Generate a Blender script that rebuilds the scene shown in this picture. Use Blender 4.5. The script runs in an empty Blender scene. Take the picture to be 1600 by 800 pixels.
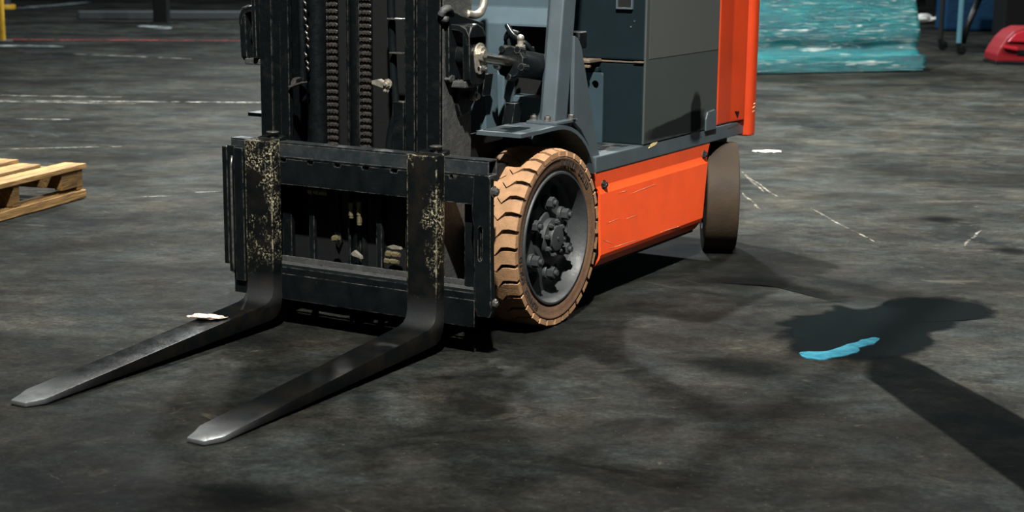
import bpy, bmesh, math, random
from mathutils import Vector, Matrix, noise
random.seed(7)
SC = bpy.context.scene
COL = SC.collection
PI = math.pi
# ------------------------------------------------------------------ camera
YAW, PITCH, ROLL, FPX = 0.5206, 0.1996, 0.0104, 2477.5
fw = Vector((-math.sin(YAW)*math.cos(PITCH), math.cos(YAW)*math.cos(PITCH), -math.sin(PITCH)))
rt = Vector((math.cos(YAW), math.sin(YAW), 0)); up = rt.cross(fw)
r2 = rt*math.cos(ROLL)+up*math.sin(ROLL); u2 = up*math.cos(ROLL)-rt*math.sin(ROLL)
cd = bpy.data.cameras.new('camera'); cam = bpy.data.objects.new('camera', cd); COL.objects.link(cam)
CAMP = Vector((2.7772, -3.8043, 1.2157))
M = Matrix((r2, u2, -fw)).transposed().to_4x4(); M.translation = CAMP
cam.matrix_world = M
cd.sensor_width = 36; cd.lens = FPX/1600*36; cd.clip_end = 300
cd.dof.use_dof = True; cd.dof.focus_distance = 4.95; cd.dof.aperture_fstop = 5.0
SC.camera = cam
# ------------------------------------------------------------------ world, lamps, exposure
w = bpy.data.worlds.new('hall'); SC.world = w; w.use_nodes = True
bg = w.node_tree.nodes['Background']; bg.inputs[0].default_value = (.42, .62, .70, 1); bg.inputs[1].default_value = .04
SC.view_settings.view_transform = 'Standard'; SC.view_settings.look = 'None'
SC.view_settings.exposure = -.25; SC.view_settings.gamma = 1; SC.view_settings.use_curve_mapping = False
def lamp(name, pos, target, power, size, col, spread=PI):
    d = bpy.data.lights.new(name, 'AREA'); d.shape = 'DISK'; d.size = size; d.energy = power; d.color = col; d.spread = spread
    o = bpy.data.objects.new(name, d); COL.objects.link(o); o.location = pos
    o.rotation_euler = (Vector(target)-Vector(pos)).to_track_quat('-Z', 'Y').to_euler(); return o
lamp('hall_lamp_front', (3.75, -5.3, 9.0), (.1, 1.5, .5), 198, .25, (1, .965, .90), math.radians(37))
lamp('hall_lamp_rear', (-2.89, 4.1, 9.0), (-1.2, 5.8, 0), 1950, .34, (1, .97, .90), math.radians(92))
lamp('hall_lamp_far_right', (1.5, 9.5, 7.5), (0, 9.5, 0), 1050, .8, (1, .98, .92))
lamp('hall_lamp_far_left', (-8.5, 13.5, 7.5), (-8.5, 12, 0), 2300, .8, (.92, .98, 1))
# ------------------------------------------------------------------ materials
def mat(name, col, rough=.5, metal=0, bump=0, bscale=60, var=0, vscale=9, col2=None, thr=None, spec=.5, coat=0, rvar=0, detail=6, edge=None, er=.004):
    m = bpy.data.materials.new(name); m.use_nodes = True; nt = m.node_tree; b = nt.nodes['Principled BSDF']
    b.inputs['Base Color'].default_value = (*col, 1); b.inputs['Roughness'].default_value = rough
    b.inputs['Metallic'].default_value = metal; b.inputs['Specular IOR Level'].default_value = spec; b.inputs['Coat Weight'].default_value = coat
    tc = nt.nodes.new('ShaderNodeTexCoord'); geo = nt.nodes.new('ShaderNodeNewGeometry')
    def nz(scale, det=detail, ro=.6):
        n = nt.nodes.new('ShaderNodeTexNoise'); n.inputs['Scale'].default_value = scale; n.inputs['Detail'].default_value = det
        n.inputs['Roughness'].default_value = ro; nt.links.new(geo.outputs['Position'], n.inputs['Vector']); return n
    def ramp(src, a, c):
        r = nt.nodes.new('ShaderNodeMapRange'); r.inputs[1].default_value = a; r.inputs[2].default_value = c; nt.links.new(src, r.inputs[0]); return r
    if var or col2:
        c2 = col2 if col2 else tuple(min(1, c*(1+var)) for c in col)
        n = nz(vscale); r = ramp(n.outputs[0], *(thr or (.35, .7)))
        mx = nt.nodes.new('ShaderNodeMix'); mx.data_type = 'RGBA'
        mx.inputs[6].default_value = (*col, 1); mx.inputs[7].default_value = (*c2, 1)
        nt.links.new(r.outputs[0], mx.inputs[0]); nt.links.new(mx.outputs[2], b.inputs['Base Color'])
    if rvar:
        n = nz(vscale*1.7+3); r = ramp(n.outputs[0], .3, .7); r.inputs[3].default_value = rough-rvar; r.inputs[4].default_value = rough+rvar
        nt.links.new(r.outputs[0], b.inputs['Roughness'])
    if edge:  # pale edges: worn paint, plus edge highlights painted into the colour
        bv = nt.nodes.new('ShaderNodeBevel'); bv.samples = 4; bv.inputs['Radius'].default_value = er
        dt = nt.nodes.new('ShaderNodeVectorMath'); dt.operation = 'DOT_PRODUCT'; nt.links.new(bv.outputs[0], dt.inputs[0]); nt.links.new(geo.outputs['Normal'], dt.inputs[1])
        e1 = ramp(dt.outputs['Value'], .985, .90); n3 = nz(38, 5, .7); e2 = ramp(n3.outputs[0], .42, .62)
        mu = nt.nodes.new('ShaderNodeMath'); mu.operation = 'MULTIPLY'; nt.links.new(e1.outputs[0], mu.inputs[0]); nt.links.new(e2.outputs[0], mu.inputs[1])
        me_ = nt.nodes.new('ShaderNodeMix'); me_.data_type = 'RGBA'; nt.links.new(mu.outputs[0], me_.inputs[0]); me_.inputs[7].default_value = (*edge, 1)
        src = b.inputs['Base Color'].links[0].from_socket if b.inputs['Base Color'].links else None
        if src: nt.links.new(src, me_.inputs[6])
        else: me_.inputs[6].default_value = (*col, 1)
        nt.links.new(me_.outputs[2], b.inputs['Base Color'])
    if bump:
        n = nz(bscale); bp = nt.nodes.new('ShaderNodeBump'); bp.inputs['Strength'].default_value = bump; bp.inputs['Distance'].default_value = .01
        nt.links.new(n.outputs[0], bp.inputs['Height']); nt.links.new(bp.outputs[0], b.inputs['Normal'])
    return m
MT = {}
MT['black'] = mat('black_enamel', (.0025, .0040, .0044), .36, bump=.15, bscale=45, col2=(.006, .0075, .008), vscale=14, rvar=.12, spec=.16, edge=(.13, .13, .12))
MT['black2'] = mat('matt_black_steel', (.004, .005, .005), .6, bump=.1, spec=.3)
MT['mast'] = mat('greasy_mast_steel', (.0025, .0038, .0042), .42, bump=.2, bscale=70, col2=(.010, .011, .011), vscale=22, thr=(.55, .8), rvar=.12, spec=.16, edge=(.10, .095, .085))
MT['bar'] = mat('lit_worn_bar_paint', (.014, .019, .021), .4, bump=.2, bscale=60, col2=(.03, .034, .034), vscale=18, thr=(.45, .7), rvar=.12, edge=(.2, .2, .19))  # lifted tone: light on the upper bar's top put into its colour; worn edges
MT['plate'] = mat('dusty_or_lit_grey_steel', (.035, .038, .038), .6, bump=.35, bscale=90, col2=(.07, .07, .066), vscale=30, thr=(.5, .75))  # also carries the painted light on the lower bar's top
MT['blue'] = mat('slate_paint', (.040, .062, .074), .42, bump=.04, bscale=200, var=.3, vscale=5, rvar=.06)
MT['blued'] = mat('deep_slate_paint', (.018, .032, .040), .42, bump=.04, var=.3, vscale=5)
MT['bluel'] = mat('slate_paint_worn', (.042, .056, .064), .45, bump=.05, bscale=200, var=.3, vscale=7, rvar=.08)
MT['navy'] = mat('navy_black_paint', (.0042, .0085, .0105), .42, bump=.03, var=.4, vscale=3, spec=.2)
MT['grey'] = mat('grey_side_paint', (.033, .0395, .038), .45, bump=.03, bscale=150, var=.18, vscale=2.5)
MT['greyp'] = mat('grey_side_paint_pale', (.050, .056, .053), .5)
MT['orange'] = mat('orange_paint', (.86, .088, .017), .38, bump=.03, bscale=120, col2=(.70, .072, .016), vscale=6, thr=(.45, .8), coat=.15)
MT['orange2'] = mat('red_orange_paint', (.46, .042, .010), .32, bump=.04, bscale=60, col2=(.38, .034, .008), vscale=5, coat=.2)
MT['scr'] = mat('scratch_pale', (.75, .42, .25), .6)
MT['yellowp'] = mat('chipped_yellow', (.55, .45, .2), .7)
MT['chrome'] = mat('zinc_plate', (.62, .58, .48), .33, metal=.75, bump=.1, bscale=120, col2=(.3, .28, .24), vscale=40)
MT['rod'] = mat('polished_rod', (.55, .50, .45), .22, metal=1)
MT['bolt'] = mat('bolt_steel', (.34, .33, .31), .35, metal=.85, col2=(.12, .11, .1), vscale=80)
MT['chain'] = mat('oily_chain_steel', (.022, .021, .02), .35, metal=.4, col2=(.07, .062, .056), vscale=120)
MT['brass'] = mat('brass_fitting', (.24, .21, .12), .4, metal=.7)
MT['rust'] = mat('rusty_edge', (.11, .07, .035), .7, col2=(.05, .045, .04), vscale=30)
MT['rubber'] = mat('dusty_tyre_rubber', (.12, .064, .032), .75, bump=.25, bscale=160, col2=(.075, .038, .02), vscale=18, thr=(.4, .7))
MT['tread'] = mat('tan_dusty_tread', (.33, .185, .092), .75, bump=.2, bscale=140, col2=(.21, .115, .055), vscale=24, thr=(.4, .75))
MT['groove'] = mat('dark_tread_groove', (.03, .02, .014), .85)
MT['rubberd'] = mat('dark_rear_tyre', (.038, .026, .015), .7, bump=.15, bscale=60, col2=(.022, .016, .011), vscale=8, spec=.25)
MT['letter'] = mat('tyre_lettering', (.022, .013, .009), .8)
MT['rim'] = mat('grey_wheel_rim', (.026, .030, .032), .55, bump=.12, bscale=70, col2=(.03, .033, .034), vscale=12, rvar=.1)
MT['tealfilm'] = None
def wood(name, a, b, rot=0):
    m = bpy.data.materials.new(name); m.use_nodes = True; nt = m.node_tree; p = nt.nodes['Principled BSDF']; p.inputs['Roughness'].default_value = .75
    tc = nt.nodes.new('ShaderNodeTexCoord'); mp = nt.nodes.new('ShaderNodeMapping'); mp.inputs['Scale'].default_value = (30, 2.2, 30)
    n = nt.nodes.new('ShaderNodeTexNoise'); n.inputs['Scale'].default_value = 2.2; n.inputs['Detail'].default_value = 8; n.inputs['Distortion'].default_value = 1.2
    r = nt.nodes.new('ShaderNodeValToRGB'); r.color_ramp.elements[0].color = (*a, 1); r.color_ramp.elements[1].color = (*b, 1)
    r.color_ramp.elements[0].position = .35; r.color_ramp.elements[1].position = .68
    nt.links.new(tc.outputs['Object'], mp.inputs[0]); nt.links.new(mp.outputs[0], n.inputs['Vector']); nt.links.new(n.outputs[0], r.inputs[0])
    nt.links.new(r.outputs[0], p.inputs['Base Color'])
    bp = nt.nodes.new('ShaderNodeBump'); bp.inputs['Strength'].default_value = .3; bp.inputs['Distance'].default_value = .01
    nt.links.new(n.outputs[0], bp.inputs['Height']); nt.links.new(bp.outputs[0], p.inputs['Normal'])
    return m
MT['wood'] = wood('pallet_wood', (.11, .058, .016), (.42, .25, .085))
MT['wood2'] = wood('pallet_wood_dark', (.06, .034, .010), (.24, .14, .04))

def fork_material():
    m = bpy.data.materials.new('worn_black_fork_steel'); m.use_nodes = True; nt = m.node_tree; b = nt.nodes['Principled BSDF']; N = nt.nodes.new; Lk = nt.links.new
    geo = N('ShaderNodeNewGeometry'); sep = N('ShaderNodeSeparateXYZ'); Lk(geo.outputs['Position'], sep.inputs[0])
    def nz(s, d=6, r=.6, off=0):
        mp = N('ShaderNodeMapping'); mp.inputs['Location'].default_value = (off, off, off); Lk(geo.outputs['Position'], mp.inputs[0])
        n = N('ShaderNodeTexNoise'); n.inputs['Scale'].default_value = s; n.inputs['Detail'].default_value = d; n.inputs['Roughness'].default_value = r; Lk(mp.outputs[0], n.inputs['Vector']); return n.outputs[0]
    def rng(v, a, c, x=0, y=1):
        r = N('ShaderNodeMapRange'); r.inputs[1].default_value = a; r.inputs[2].default_value = c; r.inputs[3].default_value = x; r.inputs[4].default_value = y; Lk(v, r.inputs[0]); return r.outputs[0]
    def mth(op, a, c):
        n = N('ShaderNodeMath'); n.operation = op
        for i, v in enumerate((a, c)):
            if isinstance(v, (int, float)): n.inputs[i].default_value = v
            else: Lk(v, n.inputs[i])
        return n.outputs[0]
    chips = rng(nz(120, 5, .75), .53, .57)
    zone = rng(nz(6.5, 5, .6, 4), .50, .60)
    zmask = rng(sep.outputs[2], .16, .26)                 # only the upright shank is chipped
    bv = N('ShaderNodeBevel'); bv.samples = 4; bv.inputs['Radius'].default_value = .007
    dt = N('ShaderNodeVectorMath'); dt.operation = 'DOT_PRODUCT'; Lk(bv.outputs[0], dt.inputs[0]); Lk(geo.outputs['Normal'], dt.inputs[1])
    edg = mth('MULTIPLY', rng(dt.outputs['Value'], .985, .9), rng(nz(45, 5, .7, 8), .46, .58))
    chip = mth('MULTIPLY', mth('MAXIMUM', mth('MULTIPLY', chips, zone), edg), zmask)
    tip = mth('MULTIPLY', mth('POWER', rng(sep.outputs[1], -.60, -1.0), 4.0), rng(nz(9, 5), .3, .6, .45, 1))     # bare steel at the tips, with blade sheen painted into the colour
    heel = mth('MULTIPLY', rng(sep.outputs[2], .075, .10), rng(sep.outputs[2], .18, .12))
    heel = mth('MULTIPLY', heel, mth('MULTIPLY', rng(sep.outputs[1], -.06, -.03), .05))  # faint highlight on the heel fillet painted into the colour
    bare_sheen = mth('MAXIMUM', tip, heel)
    def mix(f, a, c):
        x = N('ShaderNodeMix'); x.data_type = 'RGBA'; Lk(f, x.inputs[0])
        for i, v in ((6, a), (7, c)):
            if isinstance(v, tuple): x.inputs[i].default_value = (*v, 1)
            else: Lk(v, x.inputs[i])
        return x.outputs[2]
    base = mix(rng(nz(13, 6, .6, 2), .45, .7), (.0035, .0045, .0048), (.010, .0085, .0068))
    c1 = mix(bare_sheen, base, (.34, .36, .37)); c2 = mix(chip, c1, (.46, .42, .28))
    Lk(c2, b.inputs['Base Color'])
    Lk(mth('MULTIPLY', bare_sheen, .75), b.inputs['Metallic'])
    Lk(mth('ADD', rng(nz(20, 5), .3, .7, .26, .42), mth('MULTIPLY', chip, .3)), b.inputs['Roughness'])
    b.inputs['Specular IOR Level'].default_value = .22
    bp = N('ShaderNodeBump'); bp.inputs['Strength'].default_value = .25; bp.inputs['Distance'].default_value = .004
    Lk(mth('SUBTRACT', nz(90, 5), mth('MULTIPLY', chip, .7)), bp.inputs['Height']); Lk(bp.outputs[0], b.inputs['Normal'])
    return m
MT['fork'] = fork_material()

def floor_material():
    m = bpy.data.materials.new('stained_concrete'); m.use_nodes = True; nt = m.node_tree; b = nt.nodes['Principled BSDF']; N = nt.nodes.new; Lk = nt.links.new
    geo = N('ShaderNodeNewGeometry')
    def nz(s, d=8, r=.6, sc=(1, 1, 1), rot=0, off=0, dist=0):
        mp = N('ShaderNodeMapping'); mp.vector_type = 'TEXTURE'; mp.inputs['Scale'].default_value = sc; mp.inputs['Rotation'].default_value = (0, 0, rot); mp.inputs['Location'].default_value = (off, off*.7, 0)
        Lk(geo.outputs['Position'], mp.inputs[0])
        n = N('ShaderNodeTexNoise'); n.inputs['Scale'].default_value = s; n.inputs['Detail'].default_value = d; n.inputs['Roughness'].default_value = r; n.inputs['Distortion'].default_value = dist
        Lk(mp.outputs[0], n.inputs['Vector']); return n.outputs[0]
    def rng(v, a, c, x=0, y=1):
        r = N('ShaderNodeMapRange'); r.inputs[1].default_value = a; r.inputs[2].default_value = c; r.inputs[3].default_value = x; r.inputs[4].default_value = y; Lk(v, r.inputs[0]); return r.outputs[0]
    def mix(f, a, c, bl='MIX'):
        x = N('ShaderNodeMix'); x.data_type = 'RGBA'; x.blend_type = bl
        if isinstance(f, float): x.inputs[0].default_value = f
        else: Lk(f, x.inputs[0])
        for i, v in ((6, a), (7, c)):
            if isinstance(v, tuple): x.inputs[i].default_value = (*v, 1)
            else: Lk(v, x.inputs[i])
        return x.outputs[2]
    def val(v):
        x = N('ShaderNodeCombineColor'); [Lk(v, x.inputs[k]) for k in range(3)]; return x.outputs[0]
    c = mix(1.0, (.0146, .0154, .0143), val(rng(nz(1.0, 10, .62, (1.3, 1, 1), YAW, 0, .5), .36, .64, .40, 1.45)), 'MULTIPLY')
    c = mix(1.0, c, val(rng(nz(3.6, 10, .70, (1.5, 1, 1), YAW, 3, .5), .36, .64, .45, 1.5)), 'MULTIPLY')
    c = mix(1.0, c, val(rng(nz(15, 10, .75, (1.3, 1, 1), YAW, 21, .3), .36, .66, 1.5, .50)), 'MULTIPLY')
    c = mix(1.0, c, val(rng(nz(60, 8, .8, off=5), .38, .64, 1.45, .55)), 'MULTIPLY')
    c = mix(rng(nz(2.3, 10, .72, (1.7, 1, 1), YAW, 11, .8), .56, .63, 0, .8), c, (.0036, .0046, .0048))        # dark oily patches
    c = mix(rng(nz(6.5, 10, .78, (1.6, 1, 1), YAW+.1, 33, .8), .60, .68, 0, .7), c, (.050, .047, .038))        # pale dusty wear
    c = mix(rng(nz(22, 6, .7, (3, 1, 1), YAW+.3, 2, 1.0), .66, .72, 0, .6), c, (.085, .078, .060))             # fine scuffs
    c = mix(rng(nz(18, 4, .6, (8, 1, 1), YAW-.95, 7, .3), .68, .72, 0, .4), c, (.07, .064, .052))
    c = mix(rng(nz(85, 3, .6, off=9), .68, .73, 0, .6), c, (.11, .10, .08))                                   # grit
    tint = mix(rng(nz(3.1, 6, .6, off=31), .35, .65), (.86, 1.0, 1.06), (1.12, 1.02, .88))
    c = mix(1.0, c, tint, 'MULTIPLY')
    Lk(c, b.inputs['Base Color'])
    Lk(rng(nz(2.3, 8, .65, off=7), .3, .7, .55, .8), b.inputs['Roughness'])
    b.inputs['Specular IOR Level'].default_value = .04
    bp = N('ShaderNodeBump'); bp.inputs['Strength'].default_value = .22; bp.inputs['Distance'].default_value = .006
    Lk(nz(28, 8, .7), bp.inputs['Height']); Lk(bp.outputs[0], b.inputs['Normal'])
    return m
MT['floor'] = floor_material()
def film_material():
    m = bpy.data.materials.new('teal_stretch_film'); m.use_nodes = True; nt = m.node_tree; b = nt.nodes['Principled BSDF']; N = nt.nodes.new; Lk = nt.links.new
    tc = N('ShaderNodeTexCoord'); mp = N('ShaderNodeMapping'); mp.inputs['Scale'].default_value = (1.2, 1.2, 7); mp.inputs['Rotation'].default_value = (.15, .12, 0)
    Lk(tc.outputs['Object'], mp.inputs[0])
    n = N('ShaderNodeTexNoise'); n.inputs['Scale'].default_value = 3; n.inputs['Detail'].default_value = 6; n.inputs['Distortion'].default_value = .8; Lk(mp.outputs[0], n.inputs['Vector'])
    r = N('ShaderNodeValToRGB'); e = r.color_ramp.elements; e[0].color = (.0, .065, .082, 1); e[0].position = .3; e[1].color = (.002, .165, .175, 1); e[1].position = .8
    Lk(n.outputs[0], r.inputs[0])
    n2 = N('ShaderNodeTexNoise'); n2.inputs['Scale'].default_value = 5; n2.inputs['Detail'].default_value = 7; n2.inputs['Roughness'].default_value = .65; n2.inputs['Distortion'].default_value = 1.5
    mp2 = N('ShaderNodeMapping'); mp2.inputs['Scale'].default_value = (.4, .4, 7); mp2.inputs['Rotation'].default_value = (-.1, -.16, 0); Lk(tc.outputs['Object'], mp2.inputs[0]); Lk(mp2.outputs[0], n2.inputs['Vector'])
    m1 = N('ShaderNodeMapRange'); m1.inputs[1].default_value = .57; m1.inputs[2].default_value = .66; m1.inputs[4].default_value = .8; Lk(n2.outputs[0], m1.inputs[0])  # white streaks: pale film folds plus glints painted into the colour
    x = N('ShaderNodeMix'); x.data_type = 'RGBA'; Lk(m1.outputs[0], x.inputs[0]); Lk(r.outputs[0], x.inputs[6]); x.inputs[7].default_value = (.62, .72, .70, 1); Lk(x.outputs[2], b.inputs['Base Color'])
    b.inputs['Roughness'].default_value = .2; b.inputs['Coat Weight'].default_value = .8; b.inputs['Coat Roughness'].default_value = .06
    bp = N('ShaderNodeBump'); bp.inputs['Strength'].default_value = .8; bp.inputs['Distance'].default_value = .03; Lk(n2.outputs[0], bp.inputs['Height']); Lk(bp.outputs[0], b.inputs['Normal'])
    return m
MT['tealfilm'] = film_material()
def worn_paint(name, col, s=9, a=.42, c=.6, rough=.6):
    m = bpy.data.materials.new(name); m.use_nodes = True; nt = m.node_tree; b = nt.nodes['Principled BSDF']; N = nt.nodes.new
    b.inputs['Base Color'].default_value = (*col, 1); b.inputs['Roughness'].default_value = rough
    geo = N('ShaderNodeNewGeometry'); n = N('ShaderNodeTexNoise'); n.inputs['Scale'].default_value = s; n.inputs['Detail'].default_value = 8; n.inputs['Roughness'].default_value = .7
    nt.links.new(geo.outputs['Position'], n.inputs['Vector']); r = N('ShaderNodeMapRange'); r.inputs[1].default_value = a; r.inputs[2].default_value = c
    nt.links.new(n.outputs[0], r.inputs[0]); nt.links.new(r.outputs[0], b.inputs['Alpha']); return m
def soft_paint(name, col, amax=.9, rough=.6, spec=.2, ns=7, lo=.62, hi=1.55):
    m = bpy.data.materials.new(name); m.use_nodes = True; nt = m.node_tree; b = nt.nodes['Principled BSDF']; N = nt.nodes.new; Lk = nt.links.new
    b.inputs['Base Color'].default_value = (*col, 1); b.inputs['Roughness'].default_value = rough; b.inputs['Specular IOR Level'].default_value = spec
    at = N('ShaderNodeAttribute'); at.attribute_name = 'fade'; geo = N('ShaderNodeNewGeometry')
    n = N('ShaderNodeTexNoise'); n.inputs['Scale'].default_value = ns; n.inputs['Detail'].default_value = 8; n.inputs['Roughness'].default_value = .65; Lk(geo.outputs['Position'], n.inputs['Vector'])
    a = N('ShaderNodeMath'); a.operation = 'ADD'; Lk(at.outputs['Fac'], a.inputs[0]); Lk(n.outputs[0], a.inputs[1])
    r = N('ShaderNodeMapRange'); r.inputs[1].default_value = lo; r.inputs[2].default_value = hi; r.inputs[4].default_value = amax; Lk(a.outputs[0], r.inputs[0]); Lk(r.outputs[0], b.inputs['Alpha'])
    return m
MT['stain'] = soft_paint('dark_floor_stain', (.004, .0052, .0056), .6, .7, .0, lo=.55, hi=1.5)
MT['cover_dark_patch'] = soft_paint('dark_soft_cover_tone', (.006, .0085, .009), .85, .45, .2, ns=14, lo=.6, hi=1.3)  # soft dark tone for the lower part of the side cover
MT['oil'] = soft_paint('oily_wet_film', (.0035, .0048, .0052), .95, .22, .10, ns=11, lo=.80, hi=1.2)
MT['band'] = soft_paint('dark_soft_floor_band', (.003, .0042, .0046), .72, .7, .0, ns=3.5, lo=.75, hi=1.6)  # soft-edged dark band broken up by noise
MT['whiteline'] = worn_paint('worn_white_line', (.24, .24, .21), 6, .42, .62)
MT['redline'] = worn_paint('worn_red_line', (.30, .035, .03), 4, .4, .6)
MT['shine'] = worn_paint('painted_floor_shine', (.24, .27, .28), 3, .40, .62)  # pale floor reflections painted on as strips
MT['scuff'] = worn_paint('pale_scuff', (.15, .14, .115), 14, .42, .66)
MT['darkwet'] = worn_paint('oily_wet_film', (.008, .010, .011), 6, .36, .50, .30)
MT['puddle'] = mat('puddle_blue_reflection', (.018, .12, .18), .2, col2=(.045, .20, .27), vscale=25, bump=.12, bscale=60)  # blue reflection painted as the puddle's base colour
MT['white'] = mat('white_plastic', (.6, .6, .57), .5)
MT['scrap'] = mat('cream_scrap', (.80, .60, .48), .8, bump=.5, bscale=120)
MT['paper'] = mat('white_scrap', (.65, .66, .64), .7)
MT['yellow'] = mat('yellow_safety_paint', (.62, .38, .02), .45, col2=(.35, .2, .02), vscale=7)
MT['steelblue'] = mat('steel_blue_pipe', (.10, .25, .32), .3, metal=.4)
MT['bluecloth'] = mat('blue_plastic_sheet', (.004, .04, .10), .4, bump=.6, bscale=20)
MT['beige'] = mat('beige_board', (.42, .36, .26), .7)
MT['red'] = mat('red_plastic', (.15, .006, .010), .4)
MT['redl'] = mat('red_plastic_gloss', (.30, .012, .022), .35)
MT['darkbeam'] = mat('dark_rubber_beam', (.025, .03, .032), .6, bump=.4, bscale=12)

# ------------------------------------------------------------------ helpers
ROOTLOC = {}
def obj(name, bm, m, parent=None, smooth=False, label=None, auto=None):
    me = bpy.data.meshes.new(name)
    bmesh.ops.recalc_face_normals(bm, faces=bm.faces[:])
    co = [v.co for v in bm.verts]
    c = Vector([(min(v[i] for v in co)+max(v[i] for v in co))/2 for i in range(3)])
    bmesh.ops.translate(bm, verts=bm.verts[:], vec=-c)
    if auto is not None:
        for e in bm.edges: e.smooth = not (len(e.link_faces) == 2 and e.calc_face_angle(0) > auto)
        smooth = True
    for f in bm.faces: f.smooth = smooth
    bm.to_mesh(me); bm.free(); me.materials.append(m)
    o = bpy.data.objects.new(name, me); COL.objects.link(o); o.location = c
    if parent: adopt(o, parent)
    if label: o['label'] = label
    return o
def wloc(o):
    return (wloc(o.parent) + (o.location - o['_off'] if False else Vector())) if False else ROOTLOC[o.name]
def adopt(o, parent):
    p = parent; off = Vector()
    while p: off += Vector(p.location) + p.matrix_parent_inverse.translation; p = p.parent
    o.parent = parent; o.matrix_parent_inverse = Matrix.Translation(-off)
def empty(name, loc):
    o = bpy.data.objects.new(name, None); COL.objects.link(o); o.location = loc; o.empty_display_size = .1; return o
def tag(o, label, cat, group=None, kind=None):
    o['label'] = label; o['category'] = cat
    if group: o['group'] = group
    if kind: o['kind'] = kind
    return o
def inst(src, name, mtx, parent, m=None):
    o = bpy.data.objects.new(name, src.data); COL.objects.link(o); o.matrix_basis = mtx
    if parent: adopt(o, parent)
    return o
def B(): return bmesh.new()
def bev(bm, edges, off, seg=2):
    bmesh.ops.bevel(bm, geom=edges, offset=off, segments=seg, affect='EDGES', profile=.6, clamp_overlap=True)
def box(bm, x0, x1, y0, y1, z0, z1, b=0, seg=2, mtx=None):
    t = bmesh.new()
    bmesh.ops.create_cube(t, size=1)
    for v in t.verts: v.co = Vector((x0+(v.co.x+.5)*(x1-x0), y0+(v.co.y+.5)*(y1-y0), z0+(v.co.z+.5)*(z1-z0)))
    if b: bev(t, t.edges[:], b, seg)
    if mtx: t.transform(mtx)
    merge(bm, t); return bm
def merge(bm, t):
    me = bpy.data.meshes.new('tmp'); t.to_mesh(me); t.free(); bm.from_mesh(me); bpy.data.meshes.remove(me)
def prism(bm, pts, axis, a, c, b=0, seg=2, mtx=None):
    # pts in the two remaining axes (in XYZ order), extruded along axis from a to c
    t = bmesh.new()
    def P(p, h):
        return Vector({'X': (h, p[0], p[1]), 'Y': (p[0], h, p[1]), 'Z': (p[0], p[1], h)}[axis])
    lo = [t.verts.new(P(p, a)) for p in pts]; hi = [t.verts.new(P(p, c)) for p in pts]; n = len(pts)
    t.faces.new(lo); t.faces.new(hi[::-1])
    for i in range(n): t.faces.new((lo[i], hi[i], hi[(i+1) % n], lo[(i+1) % n]))
    bmesh.ops.recalc_face_normals(t, faces=t.faces[:])
    if b: bev(t, t.edges[:], b, seg)
    if mtx: t.transform(mtx)
    merge(bm, t); return bm
def cyl(bm, p, q, r, r1=None, n=24, b=0):
    p, q = Vector(p), Vector(q); d = q-p; t = bmesh.new()
    bmesh.ops.create_cone(t, cap_ends=True, segments=n, radius1=r, radius2=r if r1 is None else r1, depth=d.length)
    if b: bev(t, [e for e in t.edges if len(e.link_faces) == 2 and e.calc_face_angle(0) > .9], b, 2)
    t.transform(Matrix.Translation((p+q)/2) @ d.to_track_quat('Z', 'Y').to_matrix().to_4x4()); merge(bm, t); return bm
def tube(bm, pts, r, n=12, closed=False):
    pts = [Vector(p) for p in pts]; rings = []; N = len(pts); prev = None
    for i, p in enumerate(pts):
        a = pts[(i-1) % N] if (i > 0 or closed) else p; c = pts[(i+1) % N] if (i < N-1 or closed) else p
        d = (c-a).normalized()
        if prev is None: s = d.orthogonal().normalized()
        else: s = (prev-d*prev.dot(d)).normalized()
        prev = s; t = d.cross(s)
        rings.append([bm.verts.new(p+(s*math.cos(2*PI*k/n)+t*math.sin(2*PI*k/n))*r) for k in range(n)])
    for i in range(N if closed else N-1):
        A, C = rings[i], rings[(i+1) % N]
        for k in range(n): bm.faces.new((A[k], A[(k+1) % n], C[(k+1) % n], C[k]))
    if not closed: bm.faces.new(rings[0][::-1]); bm.faces.new(rings[-1])
    return bm
def lathe(bm, prof, n=64, closed=False):
    # profile (x, r) around the X axis
    rings = [[bm.verts.new((x, r*math.cos(2*PI*k/n), r*math.sin(2*PI*k/n))) for k in range(n)] for x, r in prof]
    m = len(prof)
    for i in range(m if closed else m-1):
        A, C = rings[i], rings[(i+1) % m]
        for k in range(n): bm.faces.new((A[k], A[(k+1) % n], C[(k+1) % n], C[k]))
    if not closed:
        bm.faces.new(rings[0]); bm.faces.new(rings[-1][::-1])
    return bm
def smoothpath(pts, k=6):
    out = []; P = [Vector(p) for p in pts]
    for i in range(len(P)-1):
        a = P[max(i-1, 0)]; b = P[i]; c = P[i+1]; d = P[min(i+2, len(P)-1)]
        for j in range(k):
            t = j/k; out.append(.5*((2*b)+(c-a)*t+(2*a-5*b+4*c-d)*t*t+(3*b-a-3*c+d)*t**3))
    out.append(P[-1]); return out
def hexbolt(bm, p, d, r=.012, h=.01, washer=True):
    p, d = Vector(p), Vector(d).normalized()
    if washer: cyl(bm, p, p+d*.003, r*1.35, n=20); p = p+d*.003
    cyl(bm, p, p+d*h, r, n=6, b=r*.08)
    cyl(bm, p+d*h, p+d*(h+.004), r*.45, n=12)
XC = -.055
def mx(x): return 2*XC-x
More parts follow.
